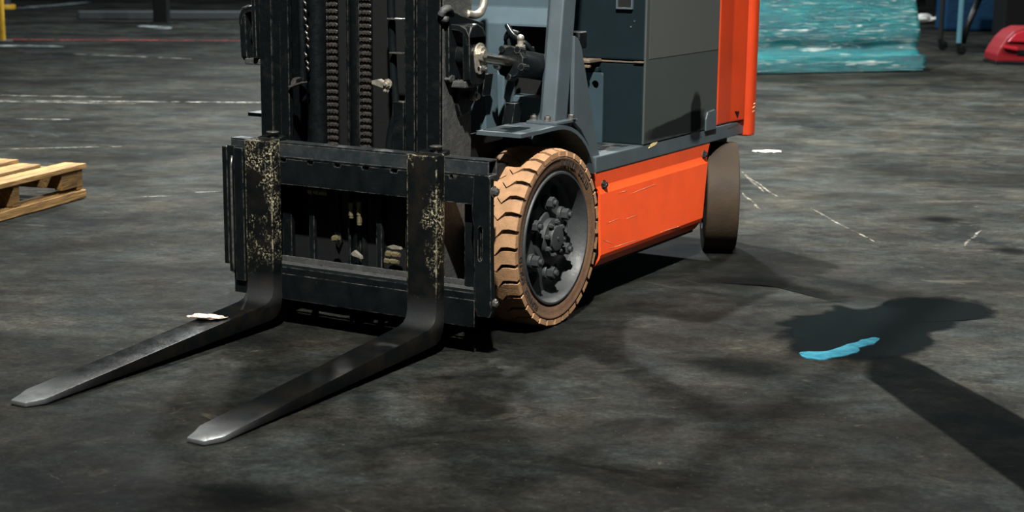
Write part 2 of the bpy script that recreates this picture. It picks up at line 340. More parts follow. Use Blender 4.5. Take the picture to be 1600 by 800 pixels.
def hollow(base_bm, cutters, name):
    """subtract closed cutter meshes from a closed mesh, return bmesh"""
    def mk(b, n):
        me = bpy.data.meshes.new(n); bmesh.ops.recalc_face_normals(b, faces=b.faces[:]); b.to_mesh(me); b.free(); o = bpy.data.objects.new(n, me); COL.objects.link(o); return o
    a = mk(base_bm, 'tmp_a'); cs = [mk(c, 'tmp_c') for c in cutters]
    for c in cs:
        md = a.modifiers.new('b', 'BOOLEAN'); md.object = c; md.operation = 'DIFFERENCE'; md.solver = 'EXACT'
    dg = bpy.context.evaluated_depsgraph_get(); ev = a.evaluated_get(dg); me = bpy.data.meshes.new_from_object(ev)
    out = bmesh.new(); out.from_mesh(me)
    for o in [a]+cs:
        d = o.data; bpy.data.objects.remove(o); bpy.data.meshes.remove(d)
    bpy.data.meshes.remove(me); return out

def soft_patch(name, pts, m, parent=None, z=.0008, k=6, edge=.3, jit=.03):
    P = [Vector((*p, 0)) for p in pts]; out = smoothpath(P+[P[0]], k)[:-1] if k else P
    out = [p+Vector((jit*noise.noise(p*7), jit*noise.noise(p*7+Vector((5, 2, 0))), 0)) for p in out]
    c = sum(out, Vector())/len(out); bm = B(); rings = []
    for q, f_ in ((1, 0), (1-edge, 1), ((1-edge)*.5, 1)):
        rings.append([bm.verts.new(c+(p-c)*q+Vector((0, 0, z))) for p in out])
    n = len(out)
    for A, C in zip(rings, rings[1:]):
        for i in range(n): bm.faces.new((A[i], A[(i+1) % n], C[(i+1) % n], C[i]))
    cv = bm.verts.new(c+Vector((0, 0, z)))
    for i in range(n): bm.faces.new((rings[2][i], rings[2][(i+1) % n], cv))
    bm.verts.index_update(); vals = [0.0]*n+[1.0]*(2*n+1)
    o = obj(name, bm, m, parent); at = o.data.attributes.new('fade', 'FLOAT', 'POINT'); at.data.foreach_set('value', vals); return o
# ------------------------------------------------------------------ floor
bm = B(); bmesh.ops.create_grid(bm, x_segments=4, y_segments=4, size=45)
for v in bm.verts: v.co += Vector((-5, 12, 0))
floor = obj('floor', bm, MT['floor']); floor['kind'] = 'structure'; floor['label'] = 'dark stained worn concrete warehouse floor'
def strip(name, pts, width, m, z=.0012):
    bm = B(); P = [Vector((*p, 0)) for p in pts]; L = []; R = []
    for i, p in enumerate(P):
        d = (P[min(i+1, len(P)-1)]-P[max(i-1, 0)]).normalized(); s = Vector((-d.y, d.x, 0)); wd = width*(.5 if 0 < i < len(P)-1 else .2)
        L.append(p+s*wd); R.append(p-s*wd)
    lo = []
    poly = L+R[::-1]
    prism(bm, [(p.x, p.y) for p in poly], 'Z', 0, z)
    return obj(name, bm, m, floor)
def seg(a, c, n=5, j=.0):
    return [(a[0]+(c[0]-a[0])*i/n+random.uniform(-j, j), a[1]+(c[1]-a[1])*i/n+random.uniform(-j, j)) for i in range(n+1)]
strip('paint_line', seg((-9.0, 2.6), (-3.7, 5.84), 8), .05, MT['whiteline'])
strip('paint_line', seg((-6.9, 3.9), (-5.2, 4.75), 6), .035, MT['whiteline'])
strip('paint_line', seg((-12.5, 8.15), (-8.0, 11.2), 8), .10, MT['redline'])

def lerp2(a, c, n): return [(a[0]+(c[0]-a[0])*i/n, a[1]+(c[1]-a[1])*i/n) for i in range(n)]
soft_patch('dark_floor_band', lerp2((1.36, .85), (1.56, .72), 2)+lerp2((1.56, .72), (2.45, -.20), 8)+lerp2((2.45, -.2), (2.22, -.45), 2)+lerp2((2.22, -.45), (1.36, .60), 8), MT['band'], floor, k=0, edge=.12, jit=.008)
for pts in ([(.55, 1.45), (.80, 1.62), (1.22, 1.38), (1.20, 1.28), (.8, 1.45), (.6, 1.36)], [(.9, .35), (1.1, .5), (1.3, .45), (1.35, .3), (1.1, .22)], [(1.27, 2.55), (1.35, 2.68), (1.55, 2.62), (1.45, 2.5)], [(.85, 3.1), (.92, 3.25), (1.1, 3.2), (1.02, 3.05)], [(1.5, 2.2), (1.55, 2.35), (1.78, 2.3), (1.7, 2.15)], [(.45, -1.25), (.6, -1.1), (.8, -1.2), (.62, -1.35)]):
    soft_patch('floor_stain', pts, MT['stain'], floor, edge=.75)
for a_, c_ in (((0.384, 3.117), (0.889, 2.465)), ((-0.237, 3.888), (0.148, 3.331)), ((-0.317, 4.026), (0.042, 3.446)), ((-0.038, 3.346), (0.212, 2.942)), ((1.227, 2.57), (1.204, 2.978))): strip('floor_scratch', seg(a_, c_, 5, .008), .012, MT['scuff'])
# ------------------------------------------------------------------ forklift
FL = empty('forklift', (XC, .9, 0))
tag(FL, 'orange and slate grey forklift with black mast, two lowered forks and a tan front tyre', 'forklift')
# forks
def fork(x0, x1, name='fork'):
    bm = B(); w_ = x1-x0
    # sections along the fork: (top point y,z), (bottom point y,z), inset far side, inset near side
    S = [((0, .591), (.045, .594), 0, 0), ((0, .40), (.045, .40), 0, 0), ((0, .165), (.045, .165), 0, 0), ((-.001, .128), (.045, .095), 0, 0), ((-.008, .108), (.038, .065), 0, 0),
         ((-.022, .095), (.024, .045), 0, 0), ((-.045, .088), (.0, .034), 0, 0), ((-.09, .0835), (-.06, .030), 0, 0),
         ((-.35, .064), (-.35, .020), 0, 0), ((-.65, .0405), (-.65, .010), 0, 0), ((-.90, .0215), (-.90, .004), 0, 0),
         ((-.925, .0195), (-.925, .003), .0, 0), ((-.955, .017), (-.955, .002), .012, 0), ((-1.0, .013), (-1.0, .001), .024, .026)]
    rings = []
    for (ty, tz), (by, bz), i0, i1 in S:
        rings.append([bm.verts.new(c) for c in ((x0+i0, ty, tz), (x1-i1, ty, tz), (x1-i1, by, bz), (x0+i0, by, bz))])
    for a, c in zip(rings, rings[1:]):
        for k in range(4): bm.faces.new((a[k], a[(k+1) % 4], c[(k+1) % 4], c[k]))
    bm.faces.new(rings[0][::-1]); bm.faces.new(rings[-1])
    bmesh.ops.recalc_face_normals(bm, faces=bm.faces[:])
    es = [e for e in bm.edges if e.calc_face_angle(0) > .7]
    bev(bm, es, .0035, 2)
    o = obj(name, bm, MT['fork'], FL, auto=.6)
    h = B(); prism(h, [(.045, .594), (.092, .60), (.095, .585), (.085, .535), (.07, .53), (.066, .56), (.045, .555)], 'X', x0+.012, x1-.012, .003); obj('top_hook', h, MT['black'], o)
    h = B(); cyl(h, ((x0+x1)/2+.012, .06, .594), ((x0+x1)/2+.012, .06, .610), .009); cyl(h, ((x0+x1)/2+.012, .06, .610), ((x0+x1)/2+.012, .06, .614), .020, b=.0015); obj('locking_pin', h, MT['bolt'], o)
    return o
fork(-.360, -.257); fork(.240, .343)
# carriage
bm = B()
box(bm, .437, .480, .052, .085, .135, .545, .004)                    # right end bar
CG = obj('carriage', bm, MT['black'], FL)
t = B()
for a in [(-.455, .487, .050, .056, .535, .585), (-.455, .487, .094, .100, .535, .585), (-.455, .487, .050, .100, .579, .585), (-.455, .487, .05, .1, .535, .541)]: box(t, *a, .002)
obj('upper_bar', t, MT['bar'], CG)
# hook bar with notches
pts = []; x = -.44; zt = .534
while x < .49:
    pts += [(x, zt), (x+.075, zt), (x+.078, zt-.010), (x+.100, zt-.010), (x+.103, zt)]; x += .103
pts = [p for p in pts if p[0] <= .492]+[(.492, .455), (-.44, .455)]
t = B(); prism(t, pts, 'Y', .046, .066); obj('notched_hook_bar', t, MT['black'], CG)
t = B(); prism(t, [(.050, .140), (.050, .192), (.062, .198), (.095, .198), (.095, .140)], 'X', -.45, .445, .003); obj('lower_bar', t, MT['black'], CG)
t = B(); box(t, -.45, .445, .0605, .095, .1975, .2005, .001, 1); obj('lower_bar_lit_top', t, MT['plate'], CG)  # paler cap: light on the bar's top painted in as a strip
t = B(); box(t, -.43, .43, .105, .112, .19, .215, .002); obj('lower_bar_lip', t, MT['plate'], CG)
t = B(); box(t, -.45, .445, .046, .050, .090, .172, .002); obj('lower_front_plate', t, MT['black'], CG)
# right end plate with bolts and slot
pl = B(); prism(pl, [(.450, .545), (.497, .545), (.505, .535), (.508, .30), (.512, .145), (.505, .130), (.462, .130), (.455, .20), (.449, .40), (.443, .43)], 'Y', .030, .052, .003)
cut = B(); prism(cut, [(.466, .30), (.470, .294), (.476, .294), (.480, .30), (.480, .39), (.476, .396), (.470, .396), (.466, .39)], 'Y', .0, .044)
EP = obj('end_plate', hollow(pl, [cut], 'ep'), MT['black'], CG)
for z in (.498, .172):
    t = B(); hexbolt(t, (.507, .045, z), (1, 0, 0), .0125, .011); obj('bolt', t, MT['bolt'], CG)
# inner uprights of the carriage
for a, c in ((.385, .428), (-.40, -.365), (.055, .075), (-.20, -.18)):
    t = B(); box(t, a, c, .085 if abs(a) > .3 else .11, .125, .14, .54, .004); obj('carriage_upright', t, MT['black'], CG)
# left nested end plates
for x0, x1, y0, y1, z0, z1 in ((-.490, -.470, .046, .066, .178, .556), (-.466, -.434, .042, .06, .155, .562), (-.432, -.395, .032, .052, .133, .558)):
    t = B(); box(t, x0, x1, y0, y1, z0, z1, .004); obj('end_plate', t, MT['black'], CG)
t = B(); tube(t, [(-.440, .036, .155), (-.440, .030, .19), (-.440, .030, .50), (-.440, .036, .53)], .004, 8); obj('guide_rod', t, MT['bolt'], CG, smooth=True)
# side shift cylinder with fittings
t = B(); cyl(t, (-.255, .14, .475), (.075, .14, .475), .030, b=.004); cyl(t, (.045, .14, .475), (.075, .14, .475), .037, b=.004)
SS = obj('side_shift_cylinder', t, MT['black'], CG, auto=.6)
t = B(); cyl(t, (.075, .14, .475), (.36, .14, .475), .0125); obj('side_shift_rod', t, MT['rod'], CG, auto=.6)
def fitting(p, d, n=2):
    t = B(); p, d = Vector(p), Vector(d).normalized()
    for i in range(n):
        cyl(t, p, p+d*.017, .010-.001*i, n=6); p = p+d*.018; cyl(t, p, p+d*.006, .007, n=12); p = p+d*.006
    obj('hose_fitting', t, MT['brass'], CG)
fitting((-.19, .10, .43), (1, 0, 0), 3); fitting((-.03, .10, .41), (0, 0, -1), 2); fitting((.0, .10, .415), (0, 0, -1), 3)
fitting((.13, .12, .435), (1, 0, 0), 2); fitting((.10, .10, .265), (1, 0, 0), 2); fitting((.095, .10, .243), (1, 0, 0), 2); fitting((-.10, .10, .29), (1, 0, .2), 1)
t = B(); prism(t, [(-.035, .250), (-.02, .262), (.004, .245), (.006, .236), (-.01, .24), (-.03, .243)], 'Y', .10, .112, .002); obj('latch_tab', t, MT['chrome'], CG)
t = B(); prism(t, [(.10, .285), (.115, .292), (.145, .288), (.15, .282), (.12, .280)], 'Y', .10, .115, .001); obj('latch_tab', t, MT['chrome'], CG)
t = B(); box(t, -.30, .24, .16, .19, .18, .46, .004); obj('carriage_back_plate', t, MT['black2'], CG)
for xa, xb in ((-.135, -.115), (.02, .045)):
    t = B(); prism(t, [(xa, .44), (xb, .44), (xb+.012, .27), (xb+.004, .25), (xa+.012, .27)], 'Y', .145, .16); obj('carriage_rib', t, MT['mast'], CG)
# mast
MZ = 1.93
t = B()
box(t, mx(.27), .27, .25, .29, .10, .19, .004)
MA = obj('mast', t, MT['black'], FL)
for z0 in (1.15, 1.80): t = B(); box(t, mx(.27), .27, .25, .29, z0, z0+.09, .004); obj('mast_crossmember', t, MT['black'], MA)
def orail(s):
    X = (lambda x: x) if s > 0 else mx
    t = B()
    def bx(a, c, *r):
        a, c = X(a), X(c); box(t, min(a, c), max(a, c), *r)
    bx(.255, .279, .122, .285, .06, MZ, .003); bx(.232, .279, .120, .140, .06, MZ, .003); bx(.20, .279, .270, .290, .06, MZ, .003)
    obj('outer_mast_rail', t, MT['mast'], MA)
    t = B(); bx(.160, .194, .112, .130, .10, MZ-.04, .003); bx(.194, .232, .124, .136, .10, MZ-.04, .003); bx(.205, .222, .136, .24, .10, MZ-.04, .002); bx(.165, .222, .236, .25, .1, MZ-.04, .002)
    obj('inner_mast_rail', t, MT['mast'], MA)
    # dusty side plate of the outer rail
    t = B(); bx(.2795, .2835, .130, .287, .10, 1.10, .001); obj('mast_side_plate', t, MT['plate'] if s > 0 else MT['black'], MA)
orail(1); orail(-1)
t = B(); cyl(t, (-.041, .175, .12), (-.041, .175, 1.6), .034, n=32); obj('lift_cylinder', t, MT['mast'], MA, auto=.6)
t = B(); cyl(t, (-.041, .175, 1.6), (-.041, .175, 1.88), .02, n=24); obj('lift_rod', t, MT['rod'], MA, auto=.6)
for x in (-.061, -.021):
    t = B(); box(t, x-.004, x+.004, .13, .14, .12, 1.95, .002); obj('hose_guide', t, MT['mast'], MA)
# lift chains
lk = B(); box(lk, -.019, .019, -.004, .004, -.0042, .0042, .0015, 1)
for xx in (-.019, -.0075, .0045, .016): box(lk, xx, xx+.003, -.006, -.001, -.006, .006, .0012, 1)
LK = None
for xc in (-.108, .015):
    t = B(); box(t, xc-.014, xc+.014, .1215, .1235, .48, 1.9); CH = obj('lift_chain', t, MT['groove'], FL, label='greasy leaf chain hanging inside the mast')
    for i in range(70):
        z = .50+i*.0202
        if LK is None: LK = obj('chain_link', lk, MT['chain'], None); LK.location = (xc, .118, z); adopt(LK, CH)
        else: inst(LK, 'chain_link', Matrix.Translation((xc, .118, z)), CH)
# small bits seen inside the mast
t = B(); prism(t, [(-.265, .752), (-.215, .768), (-.213, .764), (-.262, .747)], 'Y', .10, .13); 
for k in range(1): pass
t2 = [(-.255+.0, .755)]+[(-.238+.022*math.cos(a), .757+.024*math.sin(a)) for a in [PI-.1, 2.5, 2.0, 1.5, 1.0]]
prism(t, [(-.262, .752), (-.260, .765), (-.252, .776), (-.240, .780), (-.226, .778), (-.240, .772), (-.246, .758)], 'Y', .108, .125, .001)
obj('chain_anchor_bracket', t, MT['bolt'], MA)
for z, xa in ((.968, .098), (.868, .106)):
    t = B(); box(t, xa, xa+.052, .11, .135, z, z+.004, .001); obj('stop_bracket', t, MT['bolt'], MA)
t = B(); prism(t, [(.045, .785), (.065, .79), (.085, .782), (.085, .765), (.045, .775)], 'Y', .105, .13, .001); hexbolt(t, (.098, .115, .778), (0, -1, 0), .011, .01); hexbolt(t, (.094, .115, .758), (0, -1, 0), .006, .01); obj('hose_clamp', t, MT['chrome'], MA)
t = B(); box(t, .118, .158, .108, .14, .40, .728, .003); obj('mast_post', t, MT['mast'], MA)
t = B(); tube(t, smoothpath([(.085, .13, .50), (.095, .13, .62), (.112, .135, .70), (.10, .14, .82), (.09, .14, 1.1)]), .012, 10); obj('hydraulic_hose', t, MT['black'], MA, smooth=True)
t = B(); tube(t, smoothpath([(-.245, .15, .7), (-.24, .145, .85), (-.247, .15, 1.1), (-.24, .15, 1.6)]), .012, 10); obj('hydraulic_hose', t, MT['mast'], MA, smooth=True)
for i in range(14):
    t = B(); z = .80+i*.023+random.uniform(-.006, .006); x = -.212+random.uniform(-.006, .006); tube(t, smoothpath([(x, .132, z-.008), (x+.006, .125, z), (x-.003, .128, z+.007)], 3), .0032, 6); obj('mast_glint_bit', t, MT['bolt'], MA, smooth=True)  # small bits added to stand for scattered glints down the mast
# tilt brackets on the mast sides
def bracket(s):
    X = (lambda x: x) if s > 0 else mx
    def px(t, pts, a, c, b=0): a, c = X(a), X(c); prism(t, pts, 'X', min(a, c), max(a, c), b)
    t = B()
    px(t, [(.135, .99), (.15, 1.0), (.20, .985), (.335, .955), (.335, .915), (.30, .80), (.30, .74), (.245, .69), (.205, .685), (.19, .72), (.19, .80), (.14, .80)], .283, .298, .003)
    BR = obj('tilt_bracket', t, MT['black'], FL)
    t = B(); px(t, [(.155, .80), (.15, .93), (.165, .955), (.195, .962), (.225, .950), (.245, .92), (.245, .80), (.225, .785), (.17, .785)], .335, .360, .005); obj('clevis_plate', t, MT['black'], BR)
    t = B()
    strap = [(.285, .960), (.325, .958), (.348, .948), (.360, .925), (.360, .90), (.350, .90), (.348, .918), (.338, .934), (.320, .942), (.285, .944)]
    prism(t, [(X(a), z) for a, z in strap], 'Y', .150, .245, .002); obj('clevis_strap', t, MT['black'], BR)
    t = B(); a, c = X(.298), X(.334); cyl(t, (a, .205, .866), (c, .205, .866), .036, n=28, b=.003); obj('rod_eye', t, MT['black'], BR, auto=.6)
    t = B(); a, c = X(.285), X(.345); box(t, min(a, c), max(a, c), .155, .245, .775, .795, .004); obj('clevis_base', t, MT['plate'], BR)
    if s > 0:
        t = B(); pts = [(.205+.032*math.cos(a), .872+.034*math.sin(a)) for a in [i*PI/10 for i in range(-1, 12)]]+[(.180, .832), (.184, .820), (.197, .814), (.212, .814), (.228, .824), (.236, .845)]
        px(t, pts, .360, .366, .0015)
        PP = obj('pin_plate', t, MT['chrome'], BR)
        t = B(); cyl(t, (.366, .206, .874), (.376, .206, .874), .022, n=8, b=.002); cyl(t, (.376, .206, .874), (.382, .206, .874), .012, n=20, b=.001); obj('pivot_pin', t, MT['chrome'], BR)
        t = B(); hexbolt(t, (.366, .214, .830), (1, 0, 0), .009, .010); obj('bolt', t, MT['bolt'], BR)
        t = B(); cyl(t, (.366, .192, .832), (.3675, .192, .832), .006, n=14); obj('plate_hole', t, MT['black2'], BR)
        t = B(); cyl(t, (.298, .262, .742), (.318, .262, .742), .014, n=20, b=.002); cyl(t, (.318, .262, .742), (.326, .262, .742), .009, n=16); obj('grease_cap', t, MT['chrome'], BR, auto=.6)
        t = B(); tube(t, smoothpath([(.285, .115, .985), (.292, .118, 1.0), (.296, .135, 1.005), (.292, .155, .998)]), .012, 8); cyl(t, (.282, .125, .972), (.30, .125, .978), .012, n=10); obj('weld_bead', t, MT['plate'], BR, smooth=True)
        t = B(); px(t, [(.132, .80), (.15, .812), (.165, .81), (.165, .795), (.14, .79)], .283, .302, .003); obj('weld_bead', t, MT['plate'], BR)
    return BR
bracket(1); BL = bracket(-1); BL.location += Vector((-.024, 0, .03))
t = B(); tube(t, smoothpath([(.282, .262, .985), (.290, .30, .980), (.29, .33, .99), (.29, .348, 1.02), (.29, .35, 1.08), (.29, .35, 1.4)], 8), .0125, 12); obj('grab_rail', t, MT['chrome'], FL, smooth=True)
# tilt cylinders
for s in (1, -1):
    X = (lambda x: x) if s > 0 else mx
    t = B(); d = Vector((0, 1, -.14)).normalized(); p0 = Vector((X(.318), .455, .832))
    cyl(t, p0+d*.02, p0+d*.34, .043, n=32, b=.004)
    TC = obj('tilt_cylinder', t, MT['black'], FL, auto=.6)
    t = B(); cyl(t, (X(.318), .215, .866), p0+d*.02, .0165, n=24); obj('tilt_rod', t, MT['rod'], TC, auto=.6)
    t = B(); cyl(t, p0, p0+d*.028, .050, n=10, b=.003)
    for k in range(5):
        a = k*2*PI/5+.3; sv = Vector((1, 0, 0)); uv = d.cross(sv); cc = p0+(sv*math.cos(a)+uv*math.sin(a))*.047; cyl(t, cc-d*.004, cc+d*.034, .011, n=10)
    obj('gland_nut', t, MT['black'], TC)
    t = B(); q = p0+d*.07+Vector((0, 0, .04)); cyl(t, q, q+Vector((0, 0, .018)), .016, n=8); cyl(t, q+Vector((0, 0, .018)), q+Vector((0, 0, .032)), .010, n=12); bmesh.ops.create_icosphere(t, subdivisions=2, radius=.012, matrix=Matrix.Translation(q+Vector((0, 0, .04)))); obj('hose_fitting', t, MT['chrome'], TC, auto=.6)
# cowl
cw = B(); prism(cw, [(.69, .46), (.69, .935), (.735, .985), (.735, 1.06), (.755, 1.08), (.82, 1.08), (.82, .46)], 'X', mx(.335), .335, .005)
c1 = B(); prism(c1, [(.135, .815), (.150, .825), (.170, .905), (.185, .928), (.345, .928), (.345, .70), (.15, .70)], 'Y', .6, .80)
CW = obj('cowl', hollow(cw, [c1], 'cowl'), MT['blue'], FL)
t = B(); box(t, .13, .345, .785, .80, .69, .94, .002); obj('cowl_opening_dark', t, MT['black2'], CW)  # black sheet added at the recess back to darken the opening
t = B(); box(t, -.375, .13, .30, .312, .40, 1.03, .003); obj('added_mast_gap_backing', t, MT['black2'], FL)  # added black sheet behind the mast: darkens its gaps, stops light leaking through
for x in (mx(.135), .135): t = B(); cyl(t, (x, .225, .12), (x, .225, 1.7), .03, n=24); obj('lift_cylinder', t, MT['mast'], MA, auto=.6)
t = B(); prism(t, [(.62, .50), (.70, .50), (.70, .80), (.665, .80), (.63, .775)], 'X', .095, .20, .006); obj('cowl_step', t, MT['blue'], CW)
t = B(); prism(t, [(.15, .82), (.19, .83), (.20, .55), (.12, .55)], 'Y', .52, .60, .003); obj('cowl_bracket', t, MT['blue'], CW)
t = B(); box(t, mx(.36), .36, .32, .70, .44, .53, .004); obj('chassis_front', t, MT['black2'], FL)
t = B(); prism(t, [(.28, .70), (.315, .70), (.29, .55), (.25, .55)], 'Y', .50, .55, .003); prism(t, [(.205, .79), (.235, .79), (.225, .72)], 'Y', .45, .50, .001); obj('cylinder_bracket', t, MT['black'], FL)
for pth in ([(.19, .66, .93), (.24, .62, .90), (.28, .62, .88), (.30, .64, .85)], [(.17, .69, .89), (.2, .66, .91), (.235, .66, .905)], [(.22, .69, .84), (.24, .60, .83), (.25, .56, .80)]):
    t = B(); tube(t, smoothpath(pth), .009, 8); obj('hydraulic_hose', t, MT['black'], CW, smooth=True)
t = B(); box(t, .19, .30, .64, .645, .862, .868); obj('hose_rail', t, MT['bolt'], CW)
# mud guards
def fender(s):
    X = (lambda x: x) if s > 0 else mx
    t = B(); prof = [(.305, .632), (.42, .632), (.50, .634)]
    for i in range(9):
        a = PI/2-i*(PI/2-.32)/8; prof.append((.545+.275*math.cos(a), .376+.258*math.sin(a)))
    th = .012
    rows = []
    xs = [.285, .30, .44, .447]
    top = prof; bot = []
    for i, (y, z) in enumerate(prof):
        a = Vector(prof[max(i-1, 0)]); c = Vector(prof[min(i+1, len(prof)-1)]); d = (c-a).normalized(); n = Vector((-d.y, d.x)); bot.append((y-n.x*th, z-n.y*th))
    pts = top+bot[::-1]; a, c = X(.290), X(.448)-(.035 if s < 0 else 0)
    prism(t, pts, 'X', min(a, c), max(a, c))
    t.edges.ensure_lookup_table()
    FE = obj('mudguard', t, MT['bluel'], FL)
    t = B(); a, c = X(.30), X(.40); box(t, min(a, c), max(a, c), .33, .45, .632, .6345, .001); obj('anti_slip_pad', t, MT['navy'], FE)
    t = B(); inner = [(y, z) for y, z in bot if y > .30]; prism(t, inner+[(.83, .36), (.30, .36)], 'X', min(X(.262), X(.270)), max(X(.262), X(.270))); obj('inner_wheel_arch', t, MT['black2'], FE)
fender(1); fender(-1)
# overhead guard
t = B()
for x in (.36, mx(.40)):
    pass
RZ = 2.10
for s in (1, -1):
    a, c = (.352, .424) if s > 0 else (mx(.424), mx(.352))
    box(t, a, c, .45, 2.18, RZ, RZ+.05, .008)
for yy in (.45, 2.13): box(t, mx(.42), .42, yy, yy+.05, RZ, RZ+.05, .008)
OG = obj('overhead_guard', t, MT['bluel'], FL)
for i in range(7):
    t = B(); x = mx(.30)+i*(.6/6+.0117); box(t, x, x+.007, .49, 2.14, RZ+.015, RZ+.03, .002); obj('roof_bar', t, MT['bluel'], OG)
for s in (1, -1):
    X = (lambda x: x) if s > 0 else mx
    t = B(); lo, hi = [], []
    sec = [(.366, .594), (.412, .598), (.414, .678), (.350, .678), (.350, .608)]
    vl = [t.verts.new((X(x), y-.015, .638)) for x, y in sec]; vh = [t.verts.new((X(x), y+.175, RZ)) for x, y in sec]
    t.faces.new(vl); t.faces.new(vh[::-1])
    for i in range(5): t.faces.new((vl[i], vh[i], vh[(i+1) % 5], vl[(i+1) % 5]))
    bmesh.ops.recalc_face_normals(t, faces=t.faces[:]); bev(t, t.edges[:], .006, 2)
    obj('pillar', t, MT['bluel'], OG)
    t = B(); a, c = X(.330), X(.440); box(t, min(a, c), max(a, c), .545, .685, .634, .643, .002); PF = obj('pillar_foot', t, MT['bluel'], OG)
    for x, y in ((.345, .568), (.395, .566), (.43, .66)):
        t = B(); hexbolt(t, (X(x), y, .643), (0, 0, 1), .011, .012); obj('bolt', t, MT['bolt'], OG)
    t = B(); vl = [(.43, 1.80, 1.10), (.43, 2.0, 1.10), (.36, 2.0, 1.10), (.36, 1.80, 1.10)]
    v1 = [t.verts.new((X(x), y, z)) for x, y, z in vl]; v2 = [t.verts.new((X(x), y+.17, RZ)) for x, y, z in vl]
    t.faces.new(v1); t.faces.new(v2[::-1])
    for i in range(4): t.faces.new((v1[i], v2[i], v2[(i+1) % 4], v1[(i+1) % 4]))
    bmesh.ops.recalc_face_normals(t, faces=t.faces[:]); bev(t, t.edges[:], .006, 2); obj('rear_pillar', t, MT['bluel'], OG)
    t = B(); gp = [(.690, .905), (.715, .895), (.738, .868), (.893, .472), (.835, .472), (.80, .545), (.745, .60), (.70, .628), (.690, .63)]
    a, c = X(.408), X(.422); prism(t, gp, 'X', min(a, c), max(a, c), .002); obj('step_gusset', t, MT['bluel'], FL)
# step plate with slots
slots = []
sp = B(); box(sp, mx(.404), .404, .80, 1.2, .488, .502)
ST = obj('step_plate', sp, MT['bluel'], FL)
for r in range(5):
    for cidx in range(5):
        t = B(); x0 = .27+cidx*.027+(.012 if r % 2 else 0); box(t, x0, x0+.02, .86+r*.062, .905+r*.062, .502, .5032, .0005, 1)
        if x0 < .383: obj('grip_slot', t, MT['black2'] if (r+cidx) % 3 else MT['bolt'], ST)
        else: t.free()
# running rail
t = B(); box(t, .405, .440, .822, 2.135, .449, .503, .004)
RL = obj('side_rail', t, MT['bluel'], FL)
for a, c, z0, z1 in ((1.225, 1.30, .488, .5045), (1.60, 1.635, .497, .5065)):
    t = B(); prism(t, [(a, z0), (a+.02, z1-.004), (a+.03, z1), (c, z1), (c-.012, z1-.009), (a+.045, z0+.004)], 'X', .395, .4412, 0); obj('paint_chip', t, MT['yellowp'], RL)
for a, c, z in ((1.95, 2.08, .485), (1.02, 1.03, .47), (1.62, 1.70, .475)):
    t = B(); prism(t, [(a, z), (c, z+.006), (c, z+.008), (a, z+.004)], 'X', .4385, .4407); obj('scratch', t, MT['bolt'], RL)
t = B(); prism(t, [(1.715, .50), (1.715, .545), (1.728, .57), (1.80, .575), (1.815, .57), (1.815, .50)], 'X', .443, .449, .001); obj('stake_tab', t, MT['bluel'], RL)
# orange side panel
def sidepanel(s):
    X = (lambda x: x) if s > 0 else mx
    t = B(); rows = [(.4378, .4485, .812, 1.784), (.4360, .432, .817, 1.780), (.4325, .400, .838, 1.772), (.4345, .390, .850, 1.766), (.4402, .374, .856, 1.763), (.4405, .166, .869, 1.730), (.436, .152, .870, 1.726), (.416, .124, .876, 1.718), (.402, .116, .878, 1.716)]
    V = [[t.verts.new((X(x), a+(c-a)*k/8, z)) for k in range(9)] for x, z, a, c in rows]
    U = [[t.verts.new((X(x-.008), a+(c-a)*k/8, z)) for k in range(9)] for x, z, a, c in rows]
    n = len(V)-1
    for i in range(n):
        for k in range(8):
            t.faces.new((V[i][k], V[i][k+1], V[i+1][k+1], V[i+1][k])); t.faces.new((U[i][k], U[i+1][k], U[i+1][k+1], U[i][k+1]))
        for k in (0, 8): t.faces.new((V[i][k], V[i+1][k], U[i+1][k], U[i][k]))
    for k in range(8):
        for i in (0, n): t.faces.new((V[i][k], V[i][k+1], U[i][k+1], U[i][k]))
    P = obj('side_panel', t, MT['orange'], FL, auto=.3)
    if s > 0:
        for y, z in ((.892, .402), (1.735, .408)):
            t = B(); hexbolt(t, (.4335, y, z), (1, 0, 0), .012, .009); obj('bolt', t, MT['black'], P)
        for a, b_, z0, z1 in ((1.10, 1.30, .345, .352), (.91, 1.0, .268, .272), (1.06, 1.15, .262, .262), (.93, 1.18, .178, .172), (.885, .96, .215, .19), (1.35, 1.52, .17, .165), (1.0, 1.06, .36, .36)):
            t = B(); prism(t, [(a, z0), ((a+b_)/2, (z0+z1)/2+.0016), (b_, z1), ((a+b_)/2, (z0+z1)/2+.0003)], 'X', .4405, .4412); obj('scratch', t, MT['scr'], P)
sidepanel(1); sidepanel(-1)
t = B(); box(t, mx(.40), .40, .84, 1.74, .105, .49, .006); obj('chassis', t, MT['black2'], FL)
t = B(); box(t, mx(.36), .36, 1.74, 2.15, .30, .50, .006); obj('rear_chassis', t, MT['black2'], FL)
t = B(); box(t, mx(.30), .30, 1.93, 1.99, .16, .26, .006); obj('steer_axle', t, MT['black2'], FL)
